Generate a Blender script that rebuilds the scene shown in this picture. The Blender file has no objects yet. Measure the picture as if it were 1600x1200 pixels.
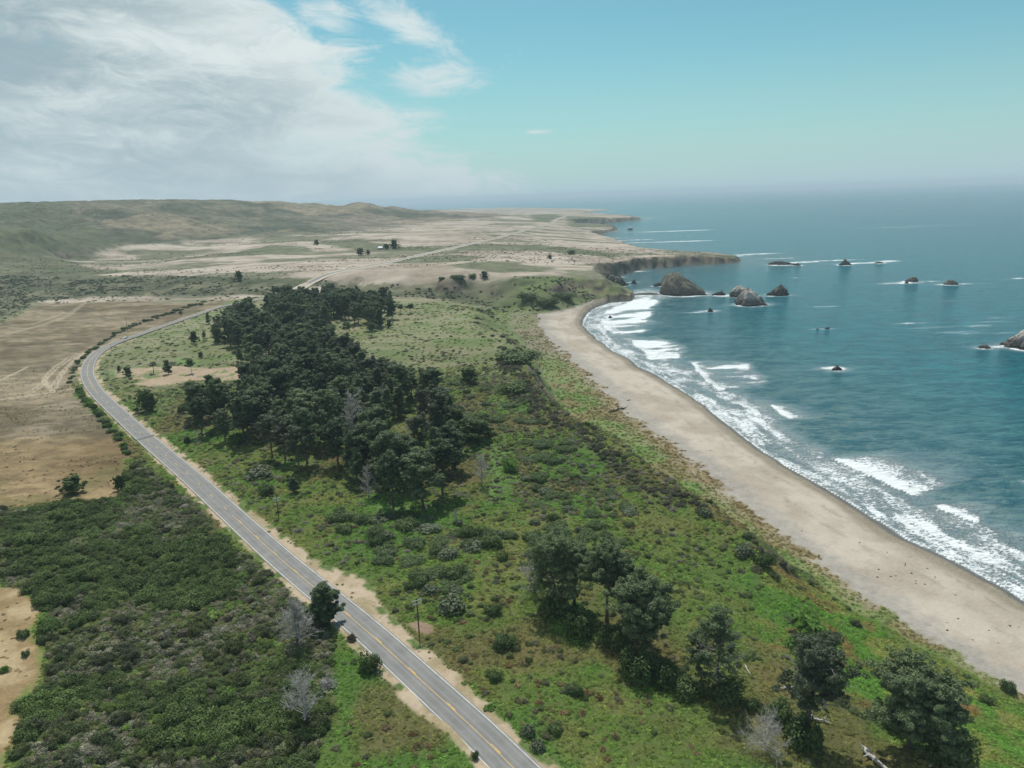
import bpy, bmesh, math, random
import numpy as np
from mathutils import Matrix, Vector

random.seed(7)
RNG = np.random.default_rng(11)
SC = bpy.context.scene
COL = SC.collection
rad = math.radians

# ------------------------------------------------------------------ camera
CAMZ = 125.0
PITCH, ROLL, FOC = rad(14.8), rad(2.0), 1105.0      # focal length in pixels of a 1600 wide frame
FWD = Vector((0, math.cos(PITCH), -math.sin(PITCH)))
R0 = Vector((1, 0, 0)); U0 = Vector((0, math.sin(PITCH), math.cos(PITCH)))
RGT = R0 * math.cos(ROLL) - U0 * math.sin(ROLL)
UPV = R0 * math.sin(ROLL) + U0 * math.cos(ROLL)
cam_d = bpy.data.cameras.new("camera"); cam = bpy.data.objects.new("camera", cam_d); COL.objects.link(cam)
M = Matrix((RGT, UPV, -FWD)).transposed().to_4x4(); M.translation = Vector((0, 0, CAMZ)); cam.matrix_world = M
cam_d.sensor_width = 36.0; cam_d.lens = 36.0 * FOC / 1600.0
cam_d.clip_start = 0.5; cam_d.clip_end = 120000
SC.camera = cam

# ------------------------------------------------------------------ render / exposure
SC.view_settings.view_transform = 'Standard'; SC.view_settings.look = 'None'
SC.view_settings.exposure = 0.0; SC.view_settings.gamma = 1.0
SC.render.engine = 'CYCLES'
cy = SC.cycles
cy.use_denoising = True
try:
    cy.denoiser = 'OPENIMAGEDENOISE'; cy.denoising_input_passes = 'RGB_ALBEDO_NORMAL'; cy.denoising_prefilter = 'ACCURATE'
except Exception: pass
cy.max_bounces = 4; cy.diffuse_bounces = 2; cy.glossy_bounces = 2; cy.transmission_bounces = 2
cy.volume_bounces = 0; cy.transparent_max_bounces = 8; cy.use_adaptive_sampling = False
cy.caustics_reflective = False; cy.caustics_refractive = False
cy.sample_clamp_indirect = 3.0

# ------------------------------------------------------------------ sun and sky
SUN_EL, SUN_AZ = rad(60), rad(-9)          # azimuth measured from +Y (straight ahead) towards +X
sun_dir = Vector((math.sin(SUN_AZ) * math.cos(SUN_EL), math.cos(SUN_AZ) * math.cos(SUN_EL), math.sin(SUN_EL)))
sl = bpy.data.lights.new("sun", 'SUN'); sl.energy = 4.5; sl.angle = rad(0.5); sl.color = (1.0, 0.965, 0.91)
so = bpy.data.objects.new("sun", sl); COL.objects.link(so)
so.rotation_euler = sun_dir.to_track_quat('Z', 'Y').to_euler(); so.location = (0, 0, 400)

class NT:
    """small helper that adds and links shader nodes"""
    def __init__(self, tree): self.t = tree; tree.nodes.clear()
    def n(self, kind, ins=None, **kw):
        nd = self.t.nodes.new(kind)
        for k, v in kw.items(): setattr(nd, k, v)
        for k, v in (ins or {}).items(): self.put(nd.inputs[k], v)
        return nd
    def put(self, sock, v):
        if isinstance(v, bpy.types.NodeSocket): self.t.links.new(v, sock)
        elif isinstance(v, bpy.types.Node): self.t.links.new(v.outputs[0], sock)
        else: sock.default_value = v
    def m(self, op, a, b=None, c=None, clamp=False):
        nd = self.t.nodes.new('ShaderNodeMath'); nd.operation = op; nd.use_clamp = clamp
        for i, v in enumerate((a, b, c)):
            if v is not None: self.put(nd.inputs[i], v)
        return nd.outputs[0]
    def vm(self, op, a, b=None):
        nd = self.t.nodes.new('ShaderNodeVectorMath'); nd.operation = op
        self.put(nd.inputs[0], a)
        if b is not None: self.put(nd.inputs[1], b)
        return nd.outputs[0]
    def mix(self, f, a, b, kind='MIX'):
        nd = self.t.nodes.new('ShaderNodeMix'); nd.data_type = 'RGBA'; nd.blend_type = kind; nd.clamp_factor = True
        self.put(nd.inputs[0], f); self.put(nd.inputs[6], a); self.put(nd.inputs[7], b)
        return nd.outputs[2]
    def mr(self, v, a, b, c=0.0, d=1.0, smooth=False):
        nd = self.t.nodes.new('ShaderNodeMapRange'); nd.clamp = True
        if smooth: nd.interpolation_type = 'SMOOTHSTEP'
        self.put(nd.inputs[0], v)
        for i, x in zip((1, 2, 3, 4), (a, b, c, d)): self.put(nd.inputs[i], x)
        return nd.outputs[0]
    def noise(self, vec, scale, detail=3.0, rough=0.55, dist=0.0):
        nd = self.n('ShaderNodeTexNoise', {'Scale': scale, 'Detail': detail, 'Roughness': rough, 'Distortion': dist})
        if vec is not None: self.put(nd.inputs['Vector'], vec)
        return nd.outputs['Fac']

def C4(r, g, b): return (r, g, b, 1.0)

world = bpy.data.worlds.new("World"); SC.world = world; world.use_nodes = True
w = NT(world.node_tree)
sky = w.n('ShaderNodeTexSky', sky_type='NISHITA', sun_disc=False, sun_elevation=SUN_EL, sun_rotation=SUN_AZ,
          altitude=100.0, air_density=1.0, dust_density=1.0, ozone_density=2.0)
tc = w.n('ShaderNodeTexCoord').outputs['Generated']
sx = w.n('ShaderNodeSeparateXYZ', {0: tc})
az = w.m('ARCTAN2', sx.outputs[0], sx.outputs[1])
el = w.m('ARCSINE', sx.outputs[2])
sky_t = w.mix(1.0, sky.outputs[0], C4(.60, 1.0, .88), 'MULTIPLY')
# marine haze layer low over the horizon (the sky's own colour there)
hz = w.m('POWER', w.mr(el, 0.0, 0.22, 1.0, 0.0), 1.7)
sky_t = w.mix(w.m('MULTIPLY', hz, 0.90), sky_t, C4(4.65, 6.35, 7.1))
# cloud sheet: direction space, wider than high
pv = w.n('ShaderNodeCombineXYZ', {0: az, 1: w.m('MULTIPLY', el, 2.6), 2: 0.3})
n1 = w.noise(pv, 3.2, 8, 0.62, 0.4)
n2 = w.noise(w.n('ShaderNodeCombineXYZ', {0: w.m('ADD', az, w.m('MULTIPLY', el, -0.6)), 1: w.m('MULTIPLY', el, 3.2), 2: 1.7}), 5.5, 9, 0.6, 0.8)
n3 = w.noise(w.n('ShaderNodeCombineXYZ', {0: az, 1: w.m('MULTIPLY', el, 5.0), 2: 4.7}), 2.6, 5, 0.5, 0.6)
# where the sheet ends on its right side, as azimuth against elevation
fc = w.n('ShaderNodeFloatCurve', {1: w.m('MULTIPLY', el, 3.6)})
crv = fc.mapping.curves[0]
pts = [(0.0, .54), (0.12, .50), (0.23, .41), (0.30, .40), (0.41, .43), (0.50, .37), (0.60, .345), (0.72, .31), (0.86, .225), (1.0, .15)]
crv.points[0].location = pts[0]; crv.points[1].location = pts[-1]
for p_ in pts[1:-1]: crv.points.new(*p_)
fc.mapping.update()
edge = w.m('SUBTRACT', fc.outputs[0], 0.5)
dv = w.m('SUBTRACT', edge, az)
n4 = w.noise(w.n('ShaderNodeCombineXYZ', {0: w.m('ADD', az, w.m('MULTIPLY', el, .7)), 1: w.m('MULTIPLY', el, 2.4), 2: 8.1}), 15.0, 9, 0.66, 1.6)
dv = w.m('ADD', w.m('ADD', dv, w.m('MULTIPLY', w.m('SUBTRACT', n2, 0.5), 0.30)), w.m('MULTIPLY', w.m('SUBTRACT', n4, 0.5), 0.16))
sheet = w.mr(dv, -0.02, 0.09, 0.0, 1.0, True)
sheet = w.m('MULTIPLY', sheet, w.mr(n1, 0.16, 0.42, 0.6, 1.0))
def blob(a0, e0, sa, se, lo, hi, shear=0.0):
    da = w.m('DIVIDE', w.m('SUBTRACT', az, a0), sa)
    de = w.m('DIVIDE', w.m('ADD', w.m('SUBTRACT', el, e0), w.m('MULTIPLY', w.m('SUBTRACT', az, a0), shear)), se)
    g = w.m('EXPONENT', w.m('MULTIPLY', w.m('ADD', w.m('MULTIPLY', da, da), w.m('MULTIPLY', de, de)), -1.0))
    return w.mr(w.m('ADD', w.m('MULTIPLY', g, 0.42), w.m('ADD', w.m('MULTIPLY', n2, 0.35), w.m('MULTIPLY', n4, .65))), lo, hi, 0.0, 1.0, True)
wis = w.m('MAXIMUM', blob(-0.085, 0.152, 0.085, 0.026, 0.60, 0.96), blob(-0.115, 0.212, 0.085, 0.026, 0.62, 0.98, 0.45))
wis = w.m('MAXIMUM', wis, blob(-0.22, 0.225, 0.06, 0.03, 0.66, 1.02))
wis = w.m('MAXIMUM', wis, blob(0.045, 0.083, 0.03, 0.004, 0.68, 1.0))
cov = w.m('MAXIMUM', sheet, w.m('MULTIPLY', wis, 0.85))
# thin milky cirrus elsewhere behind the camera so that the dome is not empty
shade = w.mr(w.m('ADD', w.m('ADD', w.m('MULTIPLY', n1, 0.55), w.m('MULTIPLY', n3, 0.45)), w.m('MULTIPLY', n4, .30)), 0.53, 0.80, 0.0, 1.0, True)
rim = w.mr(w.m('ADD', dv, w.m('MULTIPLY', w.m('SUBTRACT', n1, .5), .3)), 0.05, 0.30, 1.0, 0.0, True)
bri = w.m('MAXIMUM', shade, w.m('MULTIPLY', rim, 0.95))
ccol = w.mix(bri, C4(3.35, 4.5, 5.0), C4(7.3, 8.1, 8.1))
ccol = w.mix(w.m('MULTIPLY', hz, 0.72), ccol, C4(5.0, 6.2, 6.8))
skc = w.mix(cov, sky_t, ccol)
bg = w.n('ShaderNodeBackground', {0: skc, 1: 0.1})
w.n('ShaderNodeOutputWorld', {0: bg})

# ------------------------------------------------------------------ tools
def ray(px, py):
    return (RGT * (px - 800.0) + UPV * (600.0 - py) + FWD * FOC).normalized()
def at(px, py, z=25.0):
    d = ray(px, py); t = (z - CAMZ) / d.z; return (d.x * t, d.y * t)
def atd(px, py, dist):
    d = ray(px, py); t = dist / d.y; return (d.x * t, d.y * t, CAMZ + d.z * t)

def hash2(ix, iy, seed):
    h = (ix.astype(np.int64) * 374761393 + iy.astype(np.int64) * 668265263 + seed * 974711) & 0xffffffff
    h = ((h ^ (h >> 13)) * 1274126177) & 0xffffffff
    h = (h ^ (h >> 16)) & 0xffffffff
    return (h / 4294967295.0).astype(np.float32)
def vnoise(x, y, seed=0):
    ix = np.floor(x); iy = np.floor(y); fx = (x - ix).astype(np.float32); fy = (y - iy).astype(np.float32)
    fx = fx * fx * fx * (fx * (fx * 6 - 15) + 10); fy = fy * fy * fy * (fy * (fy * 6 - 15) + 10)
    a = hash2(ix, iy, seed); b = hash2(ix + 1, iy, seed); c = hash2(ix, iy + 1, seed); d = hash2(ix + 1, iy + 1, seed)
    return (a + (b - a) * fx) * (1 - fy) + (c + (d - c) * fx) * fy
def fbm(x, y, scale, octv=4, seed=0, gain=0.5):
    s = 0; a = 1.0; t = 0; f = 1.0 / scale
    for i in range(octv):
        ang = 0.6 * i; cx, sn = math.cos(ang), math.sin(ang)
        s = s + a * vnoise((x * cx - y * sn) * f + 17.3 * i, (x * sn + y * cx) * f - 9.1 * i, seed + i); t += a; a *= gain; f *= 2.03
    return s / t
def sstep(a, b, v):
    t = np.clip((v - a) / (b - a), 0, 1); return t * t * (3 - 2 * t)

def seg_dist(P, x, y, closed, want_s=False):
    """distance to a polyline and (optionally) arc length of the closest point; inside test for closed ones"""
    P = np.asarray(P, dtype=np.float64)
    Q = np.roll(P, -1, 0) if closed else P[1:]
    A = P if closed else P[:-1]
    best = np.full(x.shape, 1e12); ins = np.zeros(x.shape, bool); sb = np.zeros(x.shape); acc = 0.0
    for (ax, ay), (bx, by) in zip(A, Q):
        dx, dy = bx - ax, by - ay; L2 = dx * dx + dy * dy + 1e-9
        t = np.clip(((x - ax) * dx + (y - ay) * dy) / L2, 0, 1)
        d = (x - ax - t * dx) ** 2 + (y - ay - t * dy) ** 2
        if want_s:
            m_ = d < best; sb = np.where(m_, acc + t * math.sqrt(L2), sb)
        best = np.minimum(best, d); acc += math.sqrt(L2)
        if closed and abs(dy) > 1e-9:
            ins ^= ((ay > y) != (by > y)) & (x < (bx - ax) * (y - ay) / dy + ax)
    best = np.sqrt(best)
    if closed: best = np.where(ins, best, -best)
    return (best, sb) if want_s else best
def smooth_line(P, step=None, it=2):
    P = [np.array(p, float) for p in P]
    for _ in range(it):
        N = [P[0]]
        for a, b in zip(P[:-1], P[1:]): N += [a * .75 + b * .25, a * .25 + b * .75]
        N.append(P[-1]); P = N
    P = np.array(P)
    if step:
        L = np.r_[0, np.cumsum(np.hypot(*(P[1:, :2] - P[:-1, :2]).T))]
        n = max(2, int(L[-1] / step)); s = np.linspace(0, L[-1], n)
        P = np.stack([np.interp(s, L, P[:, k]) for k in range(P.shape[1])], 1)
    return P

def mesh_np(name, V, F, mat=None, parent=None, attrs=None, smooth=True, link=True):
    """V (n,3) float, F (m,4) or (m,3) int -> mesh object"""
    me = bpy.data.meshes.new(name)
    V = np.ascontiguousarray(V, np.float32); F = np.ascontiguousarray(F, np.int32); k = F.shape[1]
    me.vertices.add(len(V)); me.vertices.foreach_set('co', V.ravel())
    me.loops.add(F.size); me.loops.foreach_set('vertex_index', F.ravel())
    me.polygons.add(len(F)); me.polygons.foreach_set('loop_start', np.arange(0, F.size, k, dtype=np.int32))
    me.polygons.foreach_set('loop_total', np.full(len(F), k, np.int32))
    me.update(calc_edges=True); me.validate()
    if smooth: me.polygons.foreach_set('use_smooth', np.ones(len(me.polygons), bool))
    for an, av in (attrs or {}).items():
        av = np.ascontiguousarray(av, np.float32)
        if av.ndim == 1: a = me.attributes.new(an, 'FLOAT', 'POINT'); a.data.foreach_set('value', av)
        elif av.shape[1] == 3 and an.startswith('v_'): a = me.attributes.new(an, 'FLOAT_VECTOR', 'POINT'); a.data.foreach_set('vector', av.ravel())
        else:
            a = me.attributes.new(an, 'FLOAT_COLOR', 'POINT')
            if av.shape[1] == 3: av = np.c_[av, np.ones(len(av), np.float32)]
            a.data.foreach_set('color', np.ascontiguousarray(av, np.float32).ravel())
    if mat: me.materials.append(mat)
    o = bpy.data.objects.new(name, me)
    if link: COL.objects.link(o)
    if parent: o.parent = parent
    return o
def tag(o, label=None, cat=None, group=None, kind=None):
    if label: o['label'] = label
    if cat: o['category'] = cat
    if group: o['group'] = group
    if kind: o['kind'] = kind
    return o
def empty(name, loc, rz=0.0, label=None, cat=None, group=None):
    o = bpy.data.objects.new(name, None); COL.objects.link(o); o.empty_display_size = 0.5
    o.location = loc; o.rotation_euler = (0, 0, rz)
    return tag(o, label, cat, group)
def new_mat(name):
    m = bpy.data.materials.new(name); m.use_nodes = True
    return m, NT(m.node_tree)
def finish(nt, col, rough=0.85, bump=None, bstr=0.3, bdist=0.1, spec=0.3, extra=None):
    ins = {'Base Color': col, 'Roughness': rough, 'Specular IOR Level': spec}
    p = nt.n('ShaderNodeBsdfPrincipled', ins)
    if bump is not None:
        b = nt.n('ShaderNodeBump', {'Height': bump, 'Strength': bstr, 'Distance': bdist}); nt.put(p.inputs['Normal'], b.outputs[0])
    sh = p.outputs[0]
    if extra: sh = extra(p)
    nt.n('ShaderNodeOutputMaterial', {0: sh}); return p
# ------------------------------------------------------------------ the lie of the land (traced outlines, metres)
FOOT_PX = [(1760,1190),(1640,1118),(1560,1070),(1470,1020),(1400,985),(1340,955),(1300,925),(1255,890),(1190,850),(1130,818),(1075,785),(1035,755),
           (975,715),(930,692),(885,645),(862,610),(845,575),(825,545),(805,510),(798,492),(845,489),(875,484),(905,475),(940,466),(985,462)]
foot = [at(x, y, 6.0) for x, y in FOOT_PX]
HEAD_PX = [(990,460),(965,452),(945,440),(952,432),(985,423),(1020,418),(1060,415),(1110,412),(1146,409),(1151,406),(1112,402.5),(1050,403),(1005,399),(986,387),(983,383.5),(955,377),(930,373.5),(921,369),
           (940,366),(962,361),(955,357),(905,358),(893,353),(930,350),(970,347),(1002,343),(996,340),(940,336),(905,334),(930,330),(958,327.5),(905,326.5),(850,325.5)]
head = [at(x, y, 1.0) for x, y in HEAD_PX]
e0 = np.array(foot[0]); e1 = np.array(foot[1]); dd = (e0 - e1) / np.linalg.norm(e0 - e1)
near_end = tuple(e0 + dd * 200)
LAND = [near_end] + foot + head + [(-300, 9500), (-9000, 9500), (-9000, -400), (near_end[0], -400)]
WATER_PX = [(1760,1040),(1600,944),(1500,886),(1400,836),(1300,770),(1200,713),(1120,650),(1050,602),(975,560),(925,527),(906,503),(925,482),(960,470),(992,463)]
water = [at(x, y, 0.0) for x, y in WATER_PX]
e0 = np.array(water[0]); e1 = np.array(water[1]); dd = (e0 - e1) / np.linalg.norm(e0 - e1)
near_w = tuple(e0 + dd * 200)
head0 = [at(x, y, 0.0) for x, y in HEAD_PX]
BEACH = smooth_line([near_w] + water, it=2)[:, :2]
SHORE = np.array(list(BEACH) + head0 + [(-300, 9500), (-9000, 9500), (-9000, -400), (near_w[0], -400)])

ROAD_PX = [(960,1360,25),(880,1275,25),(803.7,1200,25),(749.5,1145.7,25),(686.5,1088,25),(630.5,1037,25),(585,995,25),(529,948,25),(480,908,25),(433,868.5,24.5),(362,803.5,24),(333.7,777.5,24),
  (303,749,24),(260,712.5,23.5),(229.7,686.5,23),(210,668.5,23),(189,649,23),(168,630,22.5),(150.5,612.5,22),(140,596.7,22),(135.8,584.5,22),(136.5,574,22),(141,563.5,22),(151.5,551.5,22),
  (168,541,22),(187,533,22),(212,524.5,22),(245,512.7,22),(280,500.5,22),(315,489,22),(342,479,22),(400,469,22.5),(450,456,23.5),(476,446,26.5),(490,438,31),(506,430.5,34),(525,425,35),(562,418,36),
  (600,411.5,36),(637.5,403,36),(710.6,386.6,36),(759,376,36),(793,366.5,36),(825,357.5,36),(853,350,35),(866,344,34),(881,338,32),(892,335.3,31)]
ROAD = smooth_line([(*at(x, y, z), z) for x, y, z in ROAD_PX], step=4.0, it=2)

CTRL = [(x, y, z) for x, y, z in ROAD_PX]
CTRL += [(0,600,24),(0,530,25),(0,760,26),(100,700,24),(-200,800,28),(0,1000,28),(0,1250,30),(300,1000,26),(300,1250,27),(-400,1000,32),(600,1300,26),(200,480,21),(100,500,22),(300,560,22.5),(420,600,23),
  (400,700,23.5),(600,600,23),(700,700,22.5),(800,800,22),(900,900,22),(640,520,22),(690,560,22.5),(700,510,21.5),(741,484,24.5),(738,502,26),(752,530,26),(774,560,26),(818,605,25.5),(866,652,25),(925,702,24.5),(985,740,24),(1040,775,23.5),(880,740,22.5),(960,790,21.5),(1000,820,21.5),(1100,900,19),(1150,860,19),(1200,1000,19.5),(1280,1000,19),(1300,1100,20),(1450,1200,20),
  (1500,1080,18),(1650,1250,20),(1100,1200,22),(600,480,21),(680,475,20),(710,478,20),(550,450,22),
  (150,466,20),(250,465,20),(330,463,20),(420,460,19.5),(150,431,32),(250,429,33.5),(350,431,34),(450,432,34),(560,431,34),(630,433,33),(700,436,32),(800,437,30),(900,431,28),(940,428,26),
  (540,446,24),(620,453,21),(680,456,18),(730,461,14),(770,470,9),(800,485,6),(830,460,20),(880,455,22),(930,447,20),
  (-100,520,27),(0,505,25),(60,468,24),(0,470,24),(-100,470,28),(100,440,30),(60,428,33),(0,440,31),(-150,440,40),
  (100,406,36),(180,396,38),(250,390,40),(300,384,41),(430,381,42),(330,400,38),(480,395,38),(540,373,42),(640,372,42),(700,350,44),(620,420,35),(800,400,34),(900,400,30),(1000,402,19),(1050,399,18),(1100,398,15),(1138,402,9),(985,392,20),(1050,392,16),(1110,393,12),(900,412,26),(940,408,22),(900,385,28),(850,380,33),(975,380,9),(940,374,13),(930,362,15),(955,358.5,8),(900,362,20),(880,360,27),(900,340,28),(940,338,24),(960,337.5,22),(980,338,16),(1000,340,8),(820,345,36)]
pts3 = [(*at(x, y, z), z) for x, y, z in CTRL]
for x, y, d in [(-250,330,1300),(-100,336,1330),(0,345,1380),(50,357,1420),(100,374,1480),(150,387,1500),
                (-250,318,2100),(0,322,2100),(25,318,2100),(70,316,2100),(150,317.5,2150),(200,317.5,2200),(260,314,2250),(300,315,2350),
                (60,345,1750),(150,340,1800),(150,362,1650),(200,350,1800),(300,345,1900),(100,330,1950),(250,330,2050),
                (350,315,2450),(400,314.5,2600),(480,316.5,2750),(545,313.5,2900),(600,318,3000),(650,326,3200),(720,331,3500),(760,333.5,3700),(800,335.5,3900),
                (400,345,2150),(450,355,1950),(500,345,2300),(600,345,2500),(380,330,2350),(520,330,2600)]:
    pts3.append(atd(x, y, d))
for x in (-6000, -4500, -3000, -2000, -1200, -500): pts3.append((x, 5200, 55)); pts3.append((x - 500, 9000, 20))
for x in (-4500, -3000, -2400): pts3.append((x, 2600, 150)); pts3.append((x, 1500, 110)); pts3.append((x, 500, 60))
pts3 += [(-300, 4600, 40), (-150, 5400, 25), (-100, 7000, 12), (300, 20, 20), (-300, 0, 32), (0, 20, 26), (-700, 100, 40)]
pts3 = np.array(pts3)
_d = np.hypot(pts3[:, None, 0] - pts3[None, :, 0], pts3[:, None, 1] - pts3[None, :, 1])
_A = np.zeros((len(pts3) + 1,) * 2); _A[:-1, :-1] = _d + np.eye(len(pts3)) * 1.5; _A[-1, :-1] = 1; _A[:-1, -1] = 1
_W = np.linalg.solve(_A, np.r_[pts3[:, 2], 0])
def ztop(x, y):
    out = np.full(x.shape, _W[-1])
    for (px, py, pz), wt in zip(pts3, _W[:-1]): out += wt * np.hypot(x - px, y - py)
    return out

def ground(x, y, full=False):
    x = np.asarray(x, float); y = np.asarray(y, float)
    wob = (fbm(x, y, 38, 3, 5) - .5) * np.clip(y / 40, 4, 13) + (fbm(x, y, 9, 2, 15) - .5) * 3.0
    wob = wob + (fbm(x, y, 90, 4, 7) - .5) * 44 * sstep(1000, 1150, y)
    df = seg_dist(LAND, x, y, True) + wob
    dw = seg_dist(SHORE, x, y, True) + (fbm(x, y, 90, 4, 7) - .5) * 44 * sstep(1000, 1150, y) + (fbm(x, y, 30, 2, 25) - .5) * 3.5 + (fbm(x, y, 9, 2, 26) - .5) * 1.4
    droad = seg_dist(ROAD[::3, :2], x, y, False)
    zt = ztop(x, y)
    hill = np.clip((zt - 46) / 70, 0, 1)
    rg = 1 - np.abs(2 * fbm(x + 60 * fbm(x, y, 260, 2, 40), y * .8, 340, 5, 41, .54) - 1)
    zt = zt + hill * ((rg - .84) * 62 - 11) + (fbm(x, y, 120, 4, 60) - .5) * 5 * (1 - np.exp(-(droad / 45) ** 2)) * np.clip(1 - hill, .3, 1)
    rough = 1 - np.exp(-(droad / 10) ** 2)
    flat = np.maximum(rough, 0)
    # slope width of the bluff: gentle near the camera, steep cliffs on the headlands
    far = sstep(850, 1150, y)
    wid = 18 + 24 * sstep(480, 580, y) + 36 * sstep(205, 140, y) + 7 * (fbm(x, y, 45, 3, 77) - .5) - far * 30
    t = np.clip(df / wid, 0, 1)
    prof = t ** .85 * (1 - far) + np.clip(t * 1.35, 0, 1) ** .6 * far
    prof = sstep(0, 1, prof) * .6 + prof * .4
    gul = 1 - np.abs(2 * fbm(x, y, 32, 4, 88) - 1)
    prof = prof - ((gul - .35) * .34) * np.clip(4 * t * (1 - t), 0, 1) * (1 - .5 * far)
    prof = prof + .11 * sstep(0, 1.6, df) * (1 - far) * sstep(.35, .6, fbm(x, y, 40, 2, 89))
    low = 6.0 * (1 - far) + .8 * far
    zl = low + (zt - low) * np.clip(prof, -.05, 1.0)
    b = np.clip(dw, -400, 400)
    zb = np.where(b > 0, np.minimum(low * np.clip(b / np.maximum(b - df, 1e-3), 0, 1) ** .8, low), b * .06)
    z = np.where(df > 0, zl, zb)
    land = np.clip(df / 8, 0, 1)
    z = z + land * rough * ((fbm(x, y, 14, 3, 90) - .5) * 1.5 + (fbm(x, y, 4.2, 2, 95) - .5) * .7) + np.where((df <= 0) & (b > 2), (fbm(x, y, 12, 2, 91) - .5) * .35, 0)
    # the road bed is level across
    z = z - .22 * np.exp(-(droad / 5.5) ** 4) * np.clip(y / 150, .8, 4)
    if full: return z, df, dw, droad, zt, hill, t, far
    return z
def gz(x, y): return float(ground(np.array([x]), np.array([y]))[0])
def hit(px, py, z0=24.0, off=0.0):
    """ground point seen at a pixel of the photograph"""
    d = ray(px, py); z = z0
    for _ in range(14):
        t = (z - CAMZ) / d.z; x, y = d.x * t, d.y * t; z = .5 * z + .5 * (gz(x, y) + off)
    return (x, y, gz(x, y))
# ------------------------------------------------------------------ ground sheet
def W(poly, z=24.0): return [at(x, y, z) for x, y in poly]
P_FIELD = W([(-400,520),(-100,500),(0,508),(60,473),(150,468),(330,466),(372,462),(345,474),(330,482),(280,496),(210,518),(165,536),(128,560),(113,590),(118,612),(150,645),(190,685),(203,705),(196,740),(192,780),(60,797),(0,806),(-300,830),(-500,700)])
P_SW = W([(-300,930),(0,932),(45,940),(72,968),(60,1005),(82,1040),(72,1085),(42,1130),(28,1210),(20,1320),(-300,1320)])
P_SAND = W([(165,572),(260,568),(330,572),(405,566),(412,582),(380,592),(300,590),(240,598),(195,596),(230,588),(178,584)])
P_SAND2 = W([(900,585),(935,600),(965,640),(985,690),(1010,705),(1000,660),(950,600),(910,560)], 6)
P_CLEAR = W([(632,978),(655,972),(676,978),(680,990),(668,995),(650,992)])
P_HERB = [W(p) for p in ([(560,775),(600,765),(650,775),(690,790),(660,805),(600,800)],[(770,690),(800,700),(800,740),(770,790),(760,740)],[(275,555),(310,560),(300,566),(280,563)],[(700,628),(715,650),(705,672),(690,650)])]
P_CHAP = W([(0,812),(190,785),(205,735),(215,725),(250,750),(300,790),(350,850),(420,905),(480,950),(520,1000),(515,1060),(510,1130),(480,1230),(440,1320),(30,1320),(45,1130),(75,1085),(85,1040),(62,1005),(75,968),(45,938),(0,930),(-300,930),(-300,825)])
P_GULLY = [at(x, y, z) for x, y, z in [(-100,505,25),(-100,440,33),(40,431,33),(150,431,33),(250,429,34),(350,432,34),(450,433,34),(600,434,34),(760,438,31),(900,432,28),(985,455,15),(985,464,6),(900,480,6),(850,490,6),(790,490,6),(750,475,10),(690,462,17),(600,458,21),(500,452,22),(420,460,20),(330,463,20),(150,465,20),(60,470,24),(0,500,25)]]
P_HDARK = W([(-200,350),(0,346),(80,362),(130,380),(190,388),(110,402),(150,415),(130,425),(60,430),(0,440),(-200,440)], 45)
P_PATCH = [W(p, z) for p, z in (([(335,400),(380,390),(430,384),(480,386),(490,392),(420,398),(360,402)],38),([(500,378),(560,374),(600,380),(640,384),(700,385),(680,390),(600,389),(530,388)],40),
   ([(600,410),(640,402),(720,398),(760,404),(700,412),(620,414)],35),([(700,388),(760,382),(900,384),(985,388),(960,394),(820,392),(720,394)],33),([(720,412),(800,410),(860,416),(850,424),(780,428),(700,420)],33),
   ([(826,338),(865,334),(880,338),(866,347),(838,347)],33),([(880,338),(940,337),(1000,340),(1000,345),(930,348),(890,352)],30),([(60,420),(120,416),(200,418),(190,424),(80,426)],36))]
TRACKS = [W(t) for t in ([(0,623),(60,613),(90,608),(112,603),(124,604)],[(42,612),(62,598),(70,585),(85,570),(108,555),(130,547)],[(46,614),(66,600),(75,587),(89,572),(112,557),(134,549)],
   [(70,585),(66,594),(74,602),(80,608)],[(74,586),(72,596),(80,604),(86,609)],[(86,604),(92,590),(104,572),(122,556),(132,548)],[(80,600),(88,588),(98,574),(116,558),(128,548)],[(0,595),(25,580),(42,572)],
   [(0,528),(60,508),(110,486),(132,470)],[(-60,526),(50,505),(100,484)])]
TR_W = [1.5, .8, .8, .8, .8, .8, .8, 1.2, 3.0, 2.0]

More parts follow.
